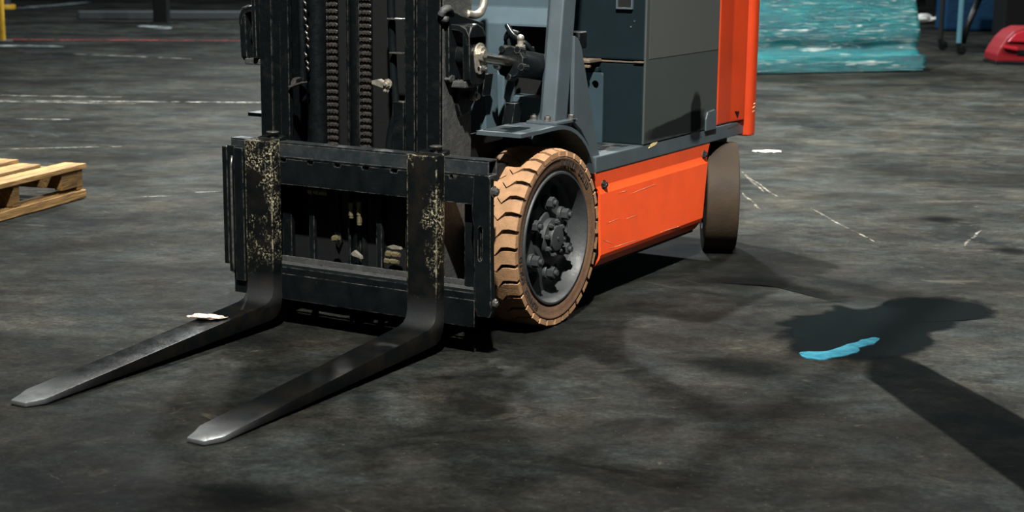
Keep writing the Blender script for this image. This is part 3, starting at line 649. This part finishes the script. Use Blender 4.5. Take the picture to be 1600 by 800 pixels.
# battery box and hood
t = B(); box(t, mx(.436), .436, 1.182, 1.83, .503, .786, .006); BB = obj('battery_box', t, MT['navy'], FL)
t = B(); box(t, mx(.436), .436, 1.182, 1.83, .796, 1.03, .006); HD = obj('battery_hood', t, MT['navy'], FL)
t = B(); box(t, .434, .4425, 1.180, 1.828, .505, 1.03, .003); SD = obj('side_cover', t, MT['grey'], FL)
t = B(); box(t, .4425, .4435, 1.205, 1.824, .80, 1.03, .0004, 1); obj('cover_patch', t, MT['greyp'], SD)
t = B(); box(t, .40, .437, 1.172, 1.182, .788, .794, .002); box(t, .272, .40, 1.178, 1.182, .787, .792, .001); obj('hood_seam', t, MT['rust'], HD)
t = B()
for a in ((.328, .333, .975, 1.03), (.385, .390, .975, 1.03), (.328, .390, .970, .976)): box(t, a[0], a[1], 1.170, 1.182, a[2], a[3], .001)
obj('hood_latch_frame', t, MT['bluel'], HD)
t = B(); box(t, .333, .385, 1.178, 1.183, .976, 1.03); obj('hood_latch', t, MT['black2'], HD)
for x, z in ((.395, .93), (.382, .91)):
    t = B(); cyl(t, (x, 1.18, z), (x, 1.1815, z), .003, n=8); obj('screw', t, MT['bolt'], HD)
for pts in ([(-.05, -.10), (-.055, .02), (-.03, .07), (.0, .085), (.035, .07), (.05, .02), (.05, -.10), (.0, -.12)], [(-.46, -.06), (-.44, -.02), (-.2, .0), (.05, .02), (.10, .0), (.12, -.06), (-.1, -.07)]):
    o = soft_patch('cover_dark_patch', pts, MT['cover_dark_patch'], None, 0, 6, .35, .006); o.matrix_basis = Matrix(((0, 0, 1, .4431), (1, 0, 0, 1.63), (0, 1, 0, .575), (0, 0, 0, 1))) @ Matrix.Translation(o.location); adopt(o, SD)  # two soft dark patches low on the side cover
# low recess left of the box: bracket plate, shelf, latch box
bp_ = B(); prism(bp_, [(.10, .503), (.294, .503), (.294, .744), (.288, .750), (.10, .750)], 'Y', 1.150, 1.160, .002)
cA = B(); prism(cA, [(.17, .70), (.176, .693), (.230, .693), (.236, .70), (.236, .715), (.230, .722), (.176, .722), (.17, .715)], 'Y', 1, 1.2)
cB = B(); cyl(cB, (.264, 1, .708), (.264, 1.2, .708), .014, n=16)
obj('slotted_bracket', hollow(bp_, [cA, cB], 'br'), MT['blued'], FL)
t = B(); box(t, .08, .272, 1.09, 1.181, .786, .796, .002); box(t, .08, .272, 1.085, 1.10, .770, .779, .002); obj('seat_shelf', t, MT['rust'], FL)
t = B(); box(t, .10, .272, 1.155, 1.181, .75, .768, .004); obj('shelf_support', t, MT['navy'], FL)
t = B(); box(t, .262, .318, .92, .98, .845, .903, .008, 3); cyl(t, (.29, .95, .50), (.29, .95, .85), .014, n=14); obj('lever_box', t, MT['black'], FL)
# seat, steering wheel
t = B(); box(t, mx(.18), .18, 1.22, 1.66, 1.03, 1.16, .04, 3); SE = obj('seat', t, MT['black2'], FL)
t = B(); box(t, mx(.18), .18, 1.60, 1.72, 1.12, 1.56, .05, 3); obj('seat_back', t, MT['black2'], SE)
t = B(); cyl(t, (XC, .78, 1.0), (XC, .98, 1.24), .025); SW = obj('steering_column', t, MT['black'], FL)
d = Vector((0, .2, .24)).normalized(); sv = Vector((1, 0, 0)); uv = d.cross(sv); c0 = Vector((XC, .98, 1.24))
t = B(); tube(t, [c0+(sv*math.cos(i*PI/16)+uv*math.sin(i*PI/16))*.17 for i in range(32)], .014, 10, True); cyl(t, c0-sv*.17, c0+sv*.17, .012); obj('steering_wheel', t, MT['black'], SW, smooth=True)
# counterweight
def half(pts): return pts+[(mx(x), y) for x, y in pts[::-1]]
t = B(); prism(t, half([(.437, 1.850), (.435, 1.985), (.453, 2.090), (.436, 2.108), (.436, 2.13)]), 'Z', .507, 1.12, .006)
t2 = half([(.436, 2.112), (.460, 2.122), (.468, 2.138), (.468, 2.170), (.452, 2.195), (.38, 2.215), (.1, 2.24)])
prism(t, t2, 'Z', .440, 1.12, .010, 3)
CT = obj('counterweight', t, MT['orange2'], FL)
t = B(); prism(t, [(2.015, .548), (2.055, .545), (2.035, .520)], 'X', .440, .4462); obj('tie_down_hole', t, MT['black2'], CT)
for y, z, l in ((2.137, .55, .022), (2.145, .565, .016), (2.138, .535, .016)):
    t = B(); prism(t, [(y, z), (y+l, z+.004), (y+l, z+.007), (y, z+.003)], 'X', .4675, .4692); obj('scratch', t, MT['yellowp'], CT)
t = B(); box(t, mx(.40), .40, 1.83, 1.90, .51, 1.1, .004); obj('counterweight_gap', t, MT['black2'], FL)

# ------------------------------------------------------------------ front wheels
R = .282; YW = .5206; XW = .466
PITCHN = 33
def tread_lug(bmx, side):
    # polygon in (x lateral, s arc) ; side +1 outer half, -1 inner half (shifted half a pitch)
    p = 2*PI/PITCHN
    lines = [(0, 0), (-.024, .003), (-.046, .000), (-.068, -.026), (-.088, -.008)]        # leading edge
    w0 = [.0405, .040, .0405, .0485, .0495]
    lead = [(x, s) for x, s in lines]; trail = [(x, s+wd) for (x, s), wd in zip(lines, w0)]
    t = bmx; ro = R; ri = R-.0165
    def P(x, s, r):
        if side < 0: x = -.176-x; s = s+.0268
        a = s/R; rr = r-(.006 if abs(x) < .002 or abs(x+.176) < .002 else 0)
        return (x, rr*math.sin(a), rr*math.cos(a))
    T1 = [t.verts.new(P(x, s, ro)) for x, s in lead]; T2 = [t.verts.new(P(x, s, ro)) for x, s in trail]
    if 1:
        # shoulder chamfer vertices just inside the edge
        L1 = [t.verts.new(P(x, s, ri)) for x, s in lead]; L2 = [t.verts.new(P(x, s, ri)) for x, s in trail]
    for i in range(len(lead)-1):
        t.faces.new((T1[i], T1[i+1], T2[i+1], T2[i]))
        t.faces.new((T1[i], L1[i], L1[i+1], T1[i+1])); t.faces.new((T2[i], T2[i+1], L2[i+1], L2[i]))
    t.faces.new((T1[0], T2[0], L2[0], L1[0])); t.faces.new((T1[-1], L1[-1], L2[-1], T2[-1]))
def text_arc(s, rad, a0, da, x, size):
    """letters around the wheel; a measured clockwise from the top as seen from +X, returns joined bmesh"""
    out = B()
    for i, ch in enumerate(s):
        if ch == ' ': continue
        cu = bpy.data.curves.new('t', 'FONT'); cu.body = ch; cu.size = size; cu.align_x = 'CENTER'; cu.extrude = .0012; cu.offset = .0009
        o = bpy.data.objects.new('t', cu); COL.objects.link(o)
        me = bpy.data.meshes.new_from_object(o.evaluated_get(bpy.context.evaluated_depsgraph_get()))
        bpy.data.objects.remove(o); bpy.data.curves.remove(cu)
        t = bmesh.new(); t.from_mesh(me); bpy.data.meshes.remove(me)
        a = a0+da*i
        # local: text x -> +Y (right seen from +X), text y -> Z (up), text z -> X
        m = Matrix(((0, 0, 1, x), (1, 0, 0, 0), (0, 1, 0, rad), (0, 0, 0, 1)))
        t.transform(Matrix.Rotation(-a, 4, 'X') @ m); merge(out, t)
    return out
def build_wheel():
    W = empty('front_wheel', (0, 0, 0)); parts = []
    t = B(); prof = [(-.010, .214), (-.006, .222), (-.003, .234), (-.003, .248), (.0, .252), (-.001, .256), (-.006, .262), (-.008, .2665), (-.168, .2665), (-.176, .25), (-.176, .222), (-.16, .214)]
    lathe(t, prof, 96, closed=True); parts.append(obj('tyre', t, MT['rubber'], None, smooth=True)); parts[-1]['_c'] = 1
    t = B(); lathe(t, [(-.010, .2668), (-.166, .2668), (-.166, .2660), (-.010, .2660)], 96, closed=True); parts.append(obj('tread_base', t, MT['groove'], None, smooth=True))
    # rim: lip, dish, disc with hand holes
    t = B(); lathe(t, [(-.160, .214), (-.010, .2135), (-.004, .210), (-.004, .204), (-.012, .199), (-.030, .193), (-.060, .188), (-.160, .190)], 72, closed=True)
    parts.append(obj('rim', t, MT['rim'], None, auto=.8))
    d = B(); lathe(d, [(-.052, .1895), (-.062, .178), (-.058, .150), (-.048, .120), (-.046, .06), (-.046, .002), (-.075, .002), (-.075, .1895)], 72, closed=True)
    cuts = []
    for k in range(6):
        a = k*PI/3+.52; c = B(); y, z = .146*math.sin(a), .146*math.cos(a); cyl(c, (-.2, y, z), (.1, y, z), .029, n=20); cuts.append(c)
    parts.append(obj('wheel_disc', hollow(d, cuts, 'disc'), MT['rim'], None, auto=.6))
    t = B(); cyl(t, (-.160, 0, 0), (-.158, 0, 0), .185, n=48); parts.append(obj('brake_drum', t, MT['black2'], None))
    t = B(); cyl(t, (-.05, 0, 0), (-.018, 0, 0), .062, n=36, b=.004); cyl(t, (-.02, 0, 0), (-.002, 0, 0), .040, n=36, b=.005); cyl(t, (-.05, 0, 0), (-.036, 0, 0), .082, n=36, b=.004)
    cyl(t, (-.003, .0, .0), (.001, .0, .0), .005, n=10)
    parts.append(obj('hub', t, MT['rim'], None, auto=.7))
    for k in range(8):
        a = k*PI/4+.2; t = B(); hexbolt(t, (-.018, .052*math.sin(a), .052*math.cos(a)), (1, 0, 0), .0085, .012, False); parts.append(obj('hub_bolt', t, MT['rim'], None))
    for k in range(6):
        a = k*PI/3-.05; t = B(); y, z = .113*math.sin(a), .113*math.cos(a); cyl(t, (-.05, y, z), (-.036, y, z), .024, n=20, b=.003); cyl(t, (-.036, y, z), (-.014, y, z), .0195, n=6, b=.002); cyl(t, (-.014, y, z), (-.004, y, z), .0095, n=14, b=.001); parts.append(obj('wheel_nut', t, MT['rim'], None))
    for a0 in (math.radians(4), math.radians(214)):
        t = text_arc('RUNNER SOLID', .2300, a0, math.radians(4.5), -.0028, .026); parts.append(obj('lettering', t, MT['letter'], None))
    for sd in (1, -1):
        t = B(); tread_lug(t, sd); me_o = obj('tread_lug', t, MT['tread'], None, auto=.5)
        base = me_o.matrix_basis.copy(); base = Matrix.Translation(me_o.location); parts.append(me_o)
        for k in range(1, PITCHN):
            o = bpy.data.objects.new('tread_lug', me_o.data); COL.objects.link(o); o.matrix_basis = Matrix.Rotation(k*2*PI/PITCHN, 4, 'X') @ base; parts.append(o)
    for p in parts: p.parent = W
    return W
W1 = build_wheel(); W1.location = (XW, YW, R); W1.rotation_euler = (0, 0, 0)
adopt(W1, FL)
W2 = W1.copy(); COL.objects.link(W2)
for ch in list(W1.children):
    if ch.name.startswith(('lettering',)): continue
    c = ch.copy(); COL.objects.link(c); c.parent = W2
W2.location = (mx(XW), YW, R); W2.rotation_euler = (0, 0, PI)
t = B(); cyl(t, (mx(.30), YW, R), (.30, YW, R), .07); obj('drive_axle', t, MT['black2'], FL)
# rear steered wheels
def rear_wheel(x, y, ang):
    RR = .214; t = B()
    lathe(t, [(-.066, .13), (-.064, .19), (-.062, RR-.003), (-.058, RR), (.058, RR), (.062, RR-.003), (.064, .19), (.066, .13), (.04, .12), (-.04, .12)], 72, closed=True)
    o = obj('rear_wheel', t, MT['rubberd'], None, auto=.5); o.location = (x, y, RR); o.rotation_euler = (0, 0, ang); adopt(o, FL)
    for sg in (1, -1):
        t = B(); cyl(t, (sg*.02, 0, 0), (sg*.055, 0, 0), .125, .118, n=36, b=.003); cyl(t, (sg*.05, 0, 0), (sg*.075, 0, 0), .05, n=24, b=.003); r = obj('rear_rim', t, MT['rim'], None, auto=.7); r.parent = o
rear_wheel(.405, 1.975, .47); rear_wheel(mx(.405), 1.975, .47)

# ------------------------------------------------------------------ puddle, stain, scraps on the floor
def blob(name, pts, h, m, k=8, jit=.0):
    P = [Vector((*p, 0)) for p in pts]; P = P+[P[0]]; out = smoothpath(P, k)[:-1]
    out = [(p.x+jit*noise.noise(p*19), p.y+jit*noise.noise(p*23+Vector((3, 1, 0)))) for p in out]
    bm = B(); prism(bm, out, 'Z', 0, h); return obj(name, bm, m)
o = soft_patch('wet_stain', [(1.10, .70), (1.02, .95), (1.10, 1.15), (1.08, 1.30), (1.20, 1.32), (1.30, 1.60), (1.48, 1.72), (1.62, 1.62), (1.66, 1.40), (1.55, 1.05), (1.60, .80), (1.52, .60), (1.36, .50), (1.22, .50)], MT['oil'], None, .001, 8, .35, .06)
tag(o, 'dark wet oily stain spread around the small puddle', 'stain')
o = blob('puddle', [(1.265, .565), (1.245, .605), (1.275, .645), (1.318, .70), (1.345, .80), (1.368, .89), (1.395, .895), (1.392, .84), (1.385, .78), (1.382, .72), (1.375, .65), (1.345, .60), (1.315, .56), (1.29, .548)], .003, MT['puddle'], 8, .016)
tag(o, 'small glossy puddle with a painted blue reflection on the floor right of the forklift', 'puddle')
def crumple(name, loc, sx, sy, sz, m, seed, label, cat, rz=0, n=3):
    bm = B(); bmesh.ops.create_icosphere(bm, subdivisions=n, radius=1)
    for v in bm.verts:
        q = v.co*1.6+Vector((seed, seed*2, 0)); k = 1+.55*noise.noise(q)+.25*noise.noise(q*2.6)
        v.co = Vector((v.co.x*sx*k, v.co.y*sy*k, max(0, (v.co.z*.5+.5))*sz*k))
    bm.transform(Matrix.Rotation(rz, 4, 'Z')); zmin = min(v.co.z for v in bm.verts)
    for v in bm.verts: v.co += Vector(loc)-Vector((0, 0, zmin))
    return tag(obj(name, bm, m), label, cat)
crumple('paper_scrap', (-.325, -.235, .0745), .055, .022, .012, MT['scrap'], 2.3, 'crumpled cream scrap lying on the left fork', 'scrap', .45)
crumple('paper_scrap', (-.482, 4.83, 0), .075, .03, .01, MT['paper'], 5.1, 'flat white scrap on the floor beyond the rear wheel', 'scrap', .5)
crumple('rag', (-3.75, 19.6, 0), .22, .16, .13, MT['paper'], 7.7, 'crumpled white rag on the floor beside the wrapped pallet', 'rag', .6)
crumple('paper_scrap', (-1.30, 1.32, 0), .045, .014, .005, MT['plate'], 3.4, 'small grey scrap on the floor left of the carriage', 'scrap', .5, 2)
# scratches that belong to the floor
def fl(*pts, w_=.012, m='scuff', n='floor_scratch'): return strip(n, list(pts), w_, MT[m])

# ------------------------------------------------------------------ wooden pallet at the left
PB = Vector((-2.545, 1.50, 0)); PA = math.atan2(.848-1.49, -2.392+2.54)     # direction of the boards
PL = empty('wooden_pallet', (-2.9, 1.1, 0)); tag(PL, 'wooden pallet with weathered planks at the left edge', 'pallet')
dl = Vector((math.cos(PA), math.sin(PA), 0)); dp = Vector((-dl.y, dl.x, 0))
if dp.x > 0: dp = -dp
mp = Matrix((( dl.x, dp.x, 0, PB.x), (dl.y, dp.y, 0, PB.y), (0, 0, 1, 0), (0, 0, 0, 1)))
def plank(a0, a1, d0, d1, z0, z1, m, name='plank', b=.003):
    # a along the boards, d across
    t = B(); box(t, d0, d1, a0, a1, z0, z1, b); mm = Matrix(((dp.x, dl.x, 0, 0), (dp.y, dl.y, 0, 0), (0, 0, 1, 0), (0, 0, 0, 1)))
    c = Vector(((d0+d1)/2, (a0+a1)/2, (z0+z1)/2)); t.transform(Matrix.Translation(-c)); me = bpy.data.meshes.new(name); bmesh.ops.recalc_face_normals(t, faces=t.faces[:]); t.to_mesh(me); t.free(); me.materials.append(m)
    o = bpy.data.objects.new(name, me); COL.objects.link(o); o.matrix_basis = Matrix.Translation(PB) @ mm @ Matrix.Translation(c)
    o.rotation_mode = 'QUATERNION'; adopt(o, PL); return o
for i, (e, d0) in enumerate(((-.0, 0), (.10, .175), (.0, .36), (.03, .53), (0, .70), (.02, .87))):
    plank(e-.02, 1.05, d0, d0+.115, .140, .162, MT['wood'])
for a in (.0, .50, 1.0):
    plank(a, a+.045, .01, .98, .045, .140, MT['wood2'], 'stringer')
plank(.0, .17, .012, .05, .06, .140, MT['wood2'], 'stringer')
for d0 in (0, .45, .87): plank(-.01, 1.05, d0, d0+.1, .004, .042, MT['wood2'] if d0 else MT['wood'], 'bottom_plank')

# ------------------------------------------------------------------ stretch wrapped load at the back
bR = Vector((-1.282, 11.091, 0)); dx = Vector((1.195, 1.32, 0)).normalized(); dyv = Vector((-dx.y, dx.x, 0)); LW, LD = 2.45, 1.2
c0 = bR-dx*(LW/2)+dyv*(LD/2)
WL = empty('wrapped_pallet_load', c0); tag(WL, 'pallet load wrapped in shiny teal stretch film behind the forklift', 'wrapped load')
def wrap(name, levels, amp, nper=160):
    bm = B(); rings = []
    for z, ins in levels:
        ring = []
        for k in range(nper):
            u = k/nper*4; sd = int(u); f_ = u-sd
            hx, hy = LW/2-ins, LD/2-ins; cor = [(-hx, -hy), (hx, -hy), (hx, hy), (-hx, hy)]
            a, c = Vector((*cor[sd], 0)), Vector((*cor[(sd+1) % 4], 0)); p = a.lerp(c, f_)
            p.x = max(-hx, min(hx, p.x)); 
            # rounded corners
            rr = .06; qx, qy = abs(p.x)-(hx-rr), abs(p.y)-(hy-rr)
            if qx > 0 and qy > 0:
                l = math.hypot(qx, qy)
                if l > rr: p.x = math.copysign(hx-rr+qx/l*rr, p.x); p.y = math.copysign(hy-rr+qy/l*rr, p.y)
            nn = noise.noise(Vector((p.x*2.2, p.y*2.2, z*5)))*amp+noise.noise(Vector((p.x*7+p.z, p.y*7, z*16+p.x*3)))*amp*.45
            s = 1+nn/max(hx, hy); q = c0+dx*(p.x*(1+nn/hx))+dyv*(p.y*(1+nn/hy)); q.z = z; ring.append(bm.verts.new(q))
        rings.append(ring)
    for A, C in zip(rings, rings[1:]):
        for k in range(nper): bm.faces.new((A[k], A[(k+1) % nper], C[(k+1) % nper], C[k]))
    bm.faces.new(rings[0][::-1]); bm.faces.new(rings[-1])
    return obj(name, bm, MT['tealfilm'], WL, auto=1.0)
wrap('wrapped_pallet_base', [(.012, .004), (.03, 0), (.09, 0), (.14, 0), (.152, .004), (.158, .04)], .006)
zs = [.15+.035*i for i in range(36)]
def ins(z):
    if z < .22: return .045+.035*((z-.15)/.07)
    if z < .36: return .08-.03*math.sin((z-.22)/.14*PI/2)
    return .05+.16*(z-.36)**1.1
wrap('wrapped_goods', [(z, ins(z)) for z in zs], .014)
t = B(); 
for k in range(3):
    p = c0+dx*(LW/2-.08)*(k-1); prism(t, [(p.x-.05, p.y-.05), (p.x+.05, p.y-.05), (p.x+.05, p.y+.05), (p.x-.05, p.y+.05)], 'Z', 0, .015)
obj('pallet_foot', t, MT['wood2'], WL)

# ------------------------------------------------------------------ trolley and clutter at far right
def P(u, v, z):      # point on the horizontal plane z seen at photo pixel u,v : used to survey far clutter
    d = fw+r2*((u-800)/FPX)-u2*((v-400)/FPX); k = (z-CAMP.z)/d.z; return CAMP+d*k
q = P(1497, 86, 0); ex = Vector((rt.x, rt.y, 0)); ey = Vector((-rt.y, rt.x, 0))
TR = empty('trolley', q+ex*.5+ey*.3); tag(TR, 'blue steel trolley with white top and black castors at far right', 'trolley')
def obox(name, m, parent, c, sx, sy, sz, b=.006):
    t = B(); box(t, -sx/2, sx/2, -sy/2, sy/2, -sz/2, sz/2, b); t.transform(Matrix.Translation(c) @ Matrix.Rotation(YAW, 4, 'Z')); return obj(name, t, m, parent)
hz = .66
obox('tabletop', MT['white'], TR, q+ex*.72+ey*.75+Vector((0, 0, hz)), 1.1, 1.6, .05)
for i, (a, c) in enumerate(((0, 0), (1.2, 0), (0, .75), (1.2, .75))):
    p = q+ex*a+ey*c; t = B(); cyl(t, p+Vector((0, 0, .12)), p+Vector((0, 0, 1.0 if a == 0 else hz)), .028, n=16); obj('leg', t, MT['steelblue'] if c == 0 and a == 0 else MT['black2'], TR, auto=.8)
    t = B(); cyl(t, p+ex*.03+ey*-.02+Vector((0, 0, .055)), p+ex*.03+ey*.02+Vector((0, 0, .055)), .055, n=24, b=.008); cyl(t, p+Vector((0, 0, .08)), p+Vector((0, 0, .13)), .03, n=12); obj('castor', t, MT['black'], TR, auto=.8)
t = B(); tube(t, [q+ex*.22+ey*.1+Vector((0, 0, .62)), q+ex*.1+ey*.1+Vector((0, 0, .28)), q+ex*.06+ey*.08+Vector((0, 0, .12))], .035, 10); obj('brace', t, MT['black'], TR, smooth=True)
o = obox('storage_bin', MT['bluecloth'], None, P(1530, 52, 0)+ey*.6+Vector((0, 0, .24)), .75, .5, .46, .03); tag(o, 'blue plastic bin beneath the trolley', 'bin')
o = obox('cardboard_box', MT['beige'], None, P(1562, 34, 0)+ey*.3+Vector((0, 0, .16)), .30, .3, .30); tag(o, 'small beige box beside the blue bin', 'box')
crumple('plastic_sheet', P(1553, 36, 0)+ey*-.15, .30, .12, .08, MT['bluecloth'], 9.2, 'crumpled bright blue plastic sheet in front of the beige box', 'sheet', .5)
o = obox('cabinet', MT['black2'], None, P(1592, 60, 0)+ex*.2+ey*.35+Vector((0, 0, .4)), .75, .5, .78, .02); tag(o, 'dark cabinet behind the red case at the right edge', 'cabinet')
q2 = P(1556, 101, 0)
RC = empty('red_case', q2+ex*.35); tag(RC, 'rounded red plastic case with black base at the right edge', 'case')
t = B(); pr = [(0, .03), (.0, .10), (.035, .17), (.09, .26), (.16, .33), (.25, .37), (.55, .37), (.64, .33), (.70, .24), (.72, .1), (.72, .03)]
prism(t, pr, 'Y', 0, .42, .015); t.transform(Matrix.Translation(q2) @ Matrix.Rotation(YAW, 4, 'Z')); obj('case_shell', t, MT['red'], RC)
t = B(); prism(t, [(-.005, .0), (-.005, .03), (.725, .03), (.725, 0)], 'Y', -.005, .43, .004); t.transform(Matrix.Translation(q2) @ Matrix.Rotation(YAW, 4, 'Z')); obj('case_base', t, MT['black'], RC)
t = B(); prism(t, [(.06, .165), (.06, .195), (.20, .175), (.20, .14)], 'Y', -.035, .0, .008); prism(t, [(.10, .23), (.17, .31), (.26, .345), (.5, .345), (.5, .22)], 'Y', -.02, .0, .008); t.transform(Matrix.Translation(q2) @ Matrix.Rotation(YAW, 4, 'Z')); obj('case_handle', t, MT['redl'], RC)
t = B(); prism(t, [(.20, .10), (.20, .15), (.7, .15), (.7, .10)], 'Y', -.012, .0, .004); t.transform(Matrix.Translation(q2) @ Matrix.Rotation(YAW, 4, 'Z')); obj('case_seam', t, MT['black'], RC)
for u, lab in ((1452, 'thin dark rack post left of the trolley'),):
    q3 = P(u, 16, 0); RK = empty('rack_post', q3); tag(RK, lab, 'post')
    obox('upright', MT['black2'], RK, q3+Vector((0, 0, .6)), .16, .12, 1.2, .01); obox('foot', MT['black2'], RK, q3+Vector((0, 0, .03)), .5, .3, .06, .01)
# ------------------------------------------------------------------ far left: yellow bollard, dark post, beam
for p, q_, w_ in (((0, 71), (100, 73), .22), ((30, 13), (140, 3), .3), ((225, 40), (262, 45), .25), ((110, 84), (300, 92), .06), ((0, 149), (190, 152), .05), ((25, 186), (110, 187), .03), ((0, 233), (190, 229), .018), ((170, 259), (200, 258), .014), ((215, 308), (275, 306), .010), ((300, 301), (345, 299), .008)):
    a, c = P(*p, 0), P(*q_, 0); strip('floor_shine_or_line', seg((a.x, a.y), (c.x, c.y), 6, w_*.15), w_, MT['whiteline' if w_ < .1 else 'shine'])  # wide strips paint reflected light on the floor, narrow ones are white lines
q4 = P(-2, 66, 0); BO = empty('bollard', q4); tag(BO, 'yellow steel bollard with flanged foot at the left edge', 'bollard')
t = B(); cyl(t, q4+Vector((0, 0, .02)), q4+Vector((0, 0, 1.1)), .075, n=32, b=.01); obj('post', t, MT['yellow'], BO, auto=.7)
t = B(); cyl(t, q4, q4+Vector((0, 0, .025)), .15, n=32, b=.006); obj('foot', t, MT['darkbeam'], BO, auto=.7)
q5 = P(8, 14, 0); BO2 = empty('bollard', q5); tag(BO2, 'second yellow bollard foot farther behind at the top left corner', 'bollard')
t = B(); cyl(t, q5+Vector((0, 0, .06)), q5+Vector((0, 0, 1.1)), .09, n=32, b=.01); obj('post', t, MT['darkbeam'], BO2, auto=.7)
t = B(); cyl(t, q5, q5+Vector((0, 0, .07)), .16, n=32, b=.01); obj('foot', t, MT['yellow'], BO2, auto=.7)
q6 = P(253, 37, 0); PO = empty('steel_post', q6); tag(PO, 'dark square steel post on a base plate behind the mast', 'post')
obox('upright', MT['black2'], PO, q6+Vector((0, 0, .9)), .19, .19, 1.78, .012); obox('base_plate', MT['black2'], PO, q6+Vector((0, 0, .01)), .34, .34, .02, .004)
a, c = P(122, 31, 0), P(470, 31, 0)
dd = (c-a); t = B(); L_ = dd.length; box(t, 0, L_, -.08, .08, 0, .125, .02); t.transform(Matrix.Translation(a) @ Matrix.Rotation(math.atan2(dd.y, dd.x), 4, 'Z'))
o = obj('floor_beam', t, MT['darkbeam']); tag(o, 'long dark rubber kerb beam lying across the floor behind the post', 'beam')
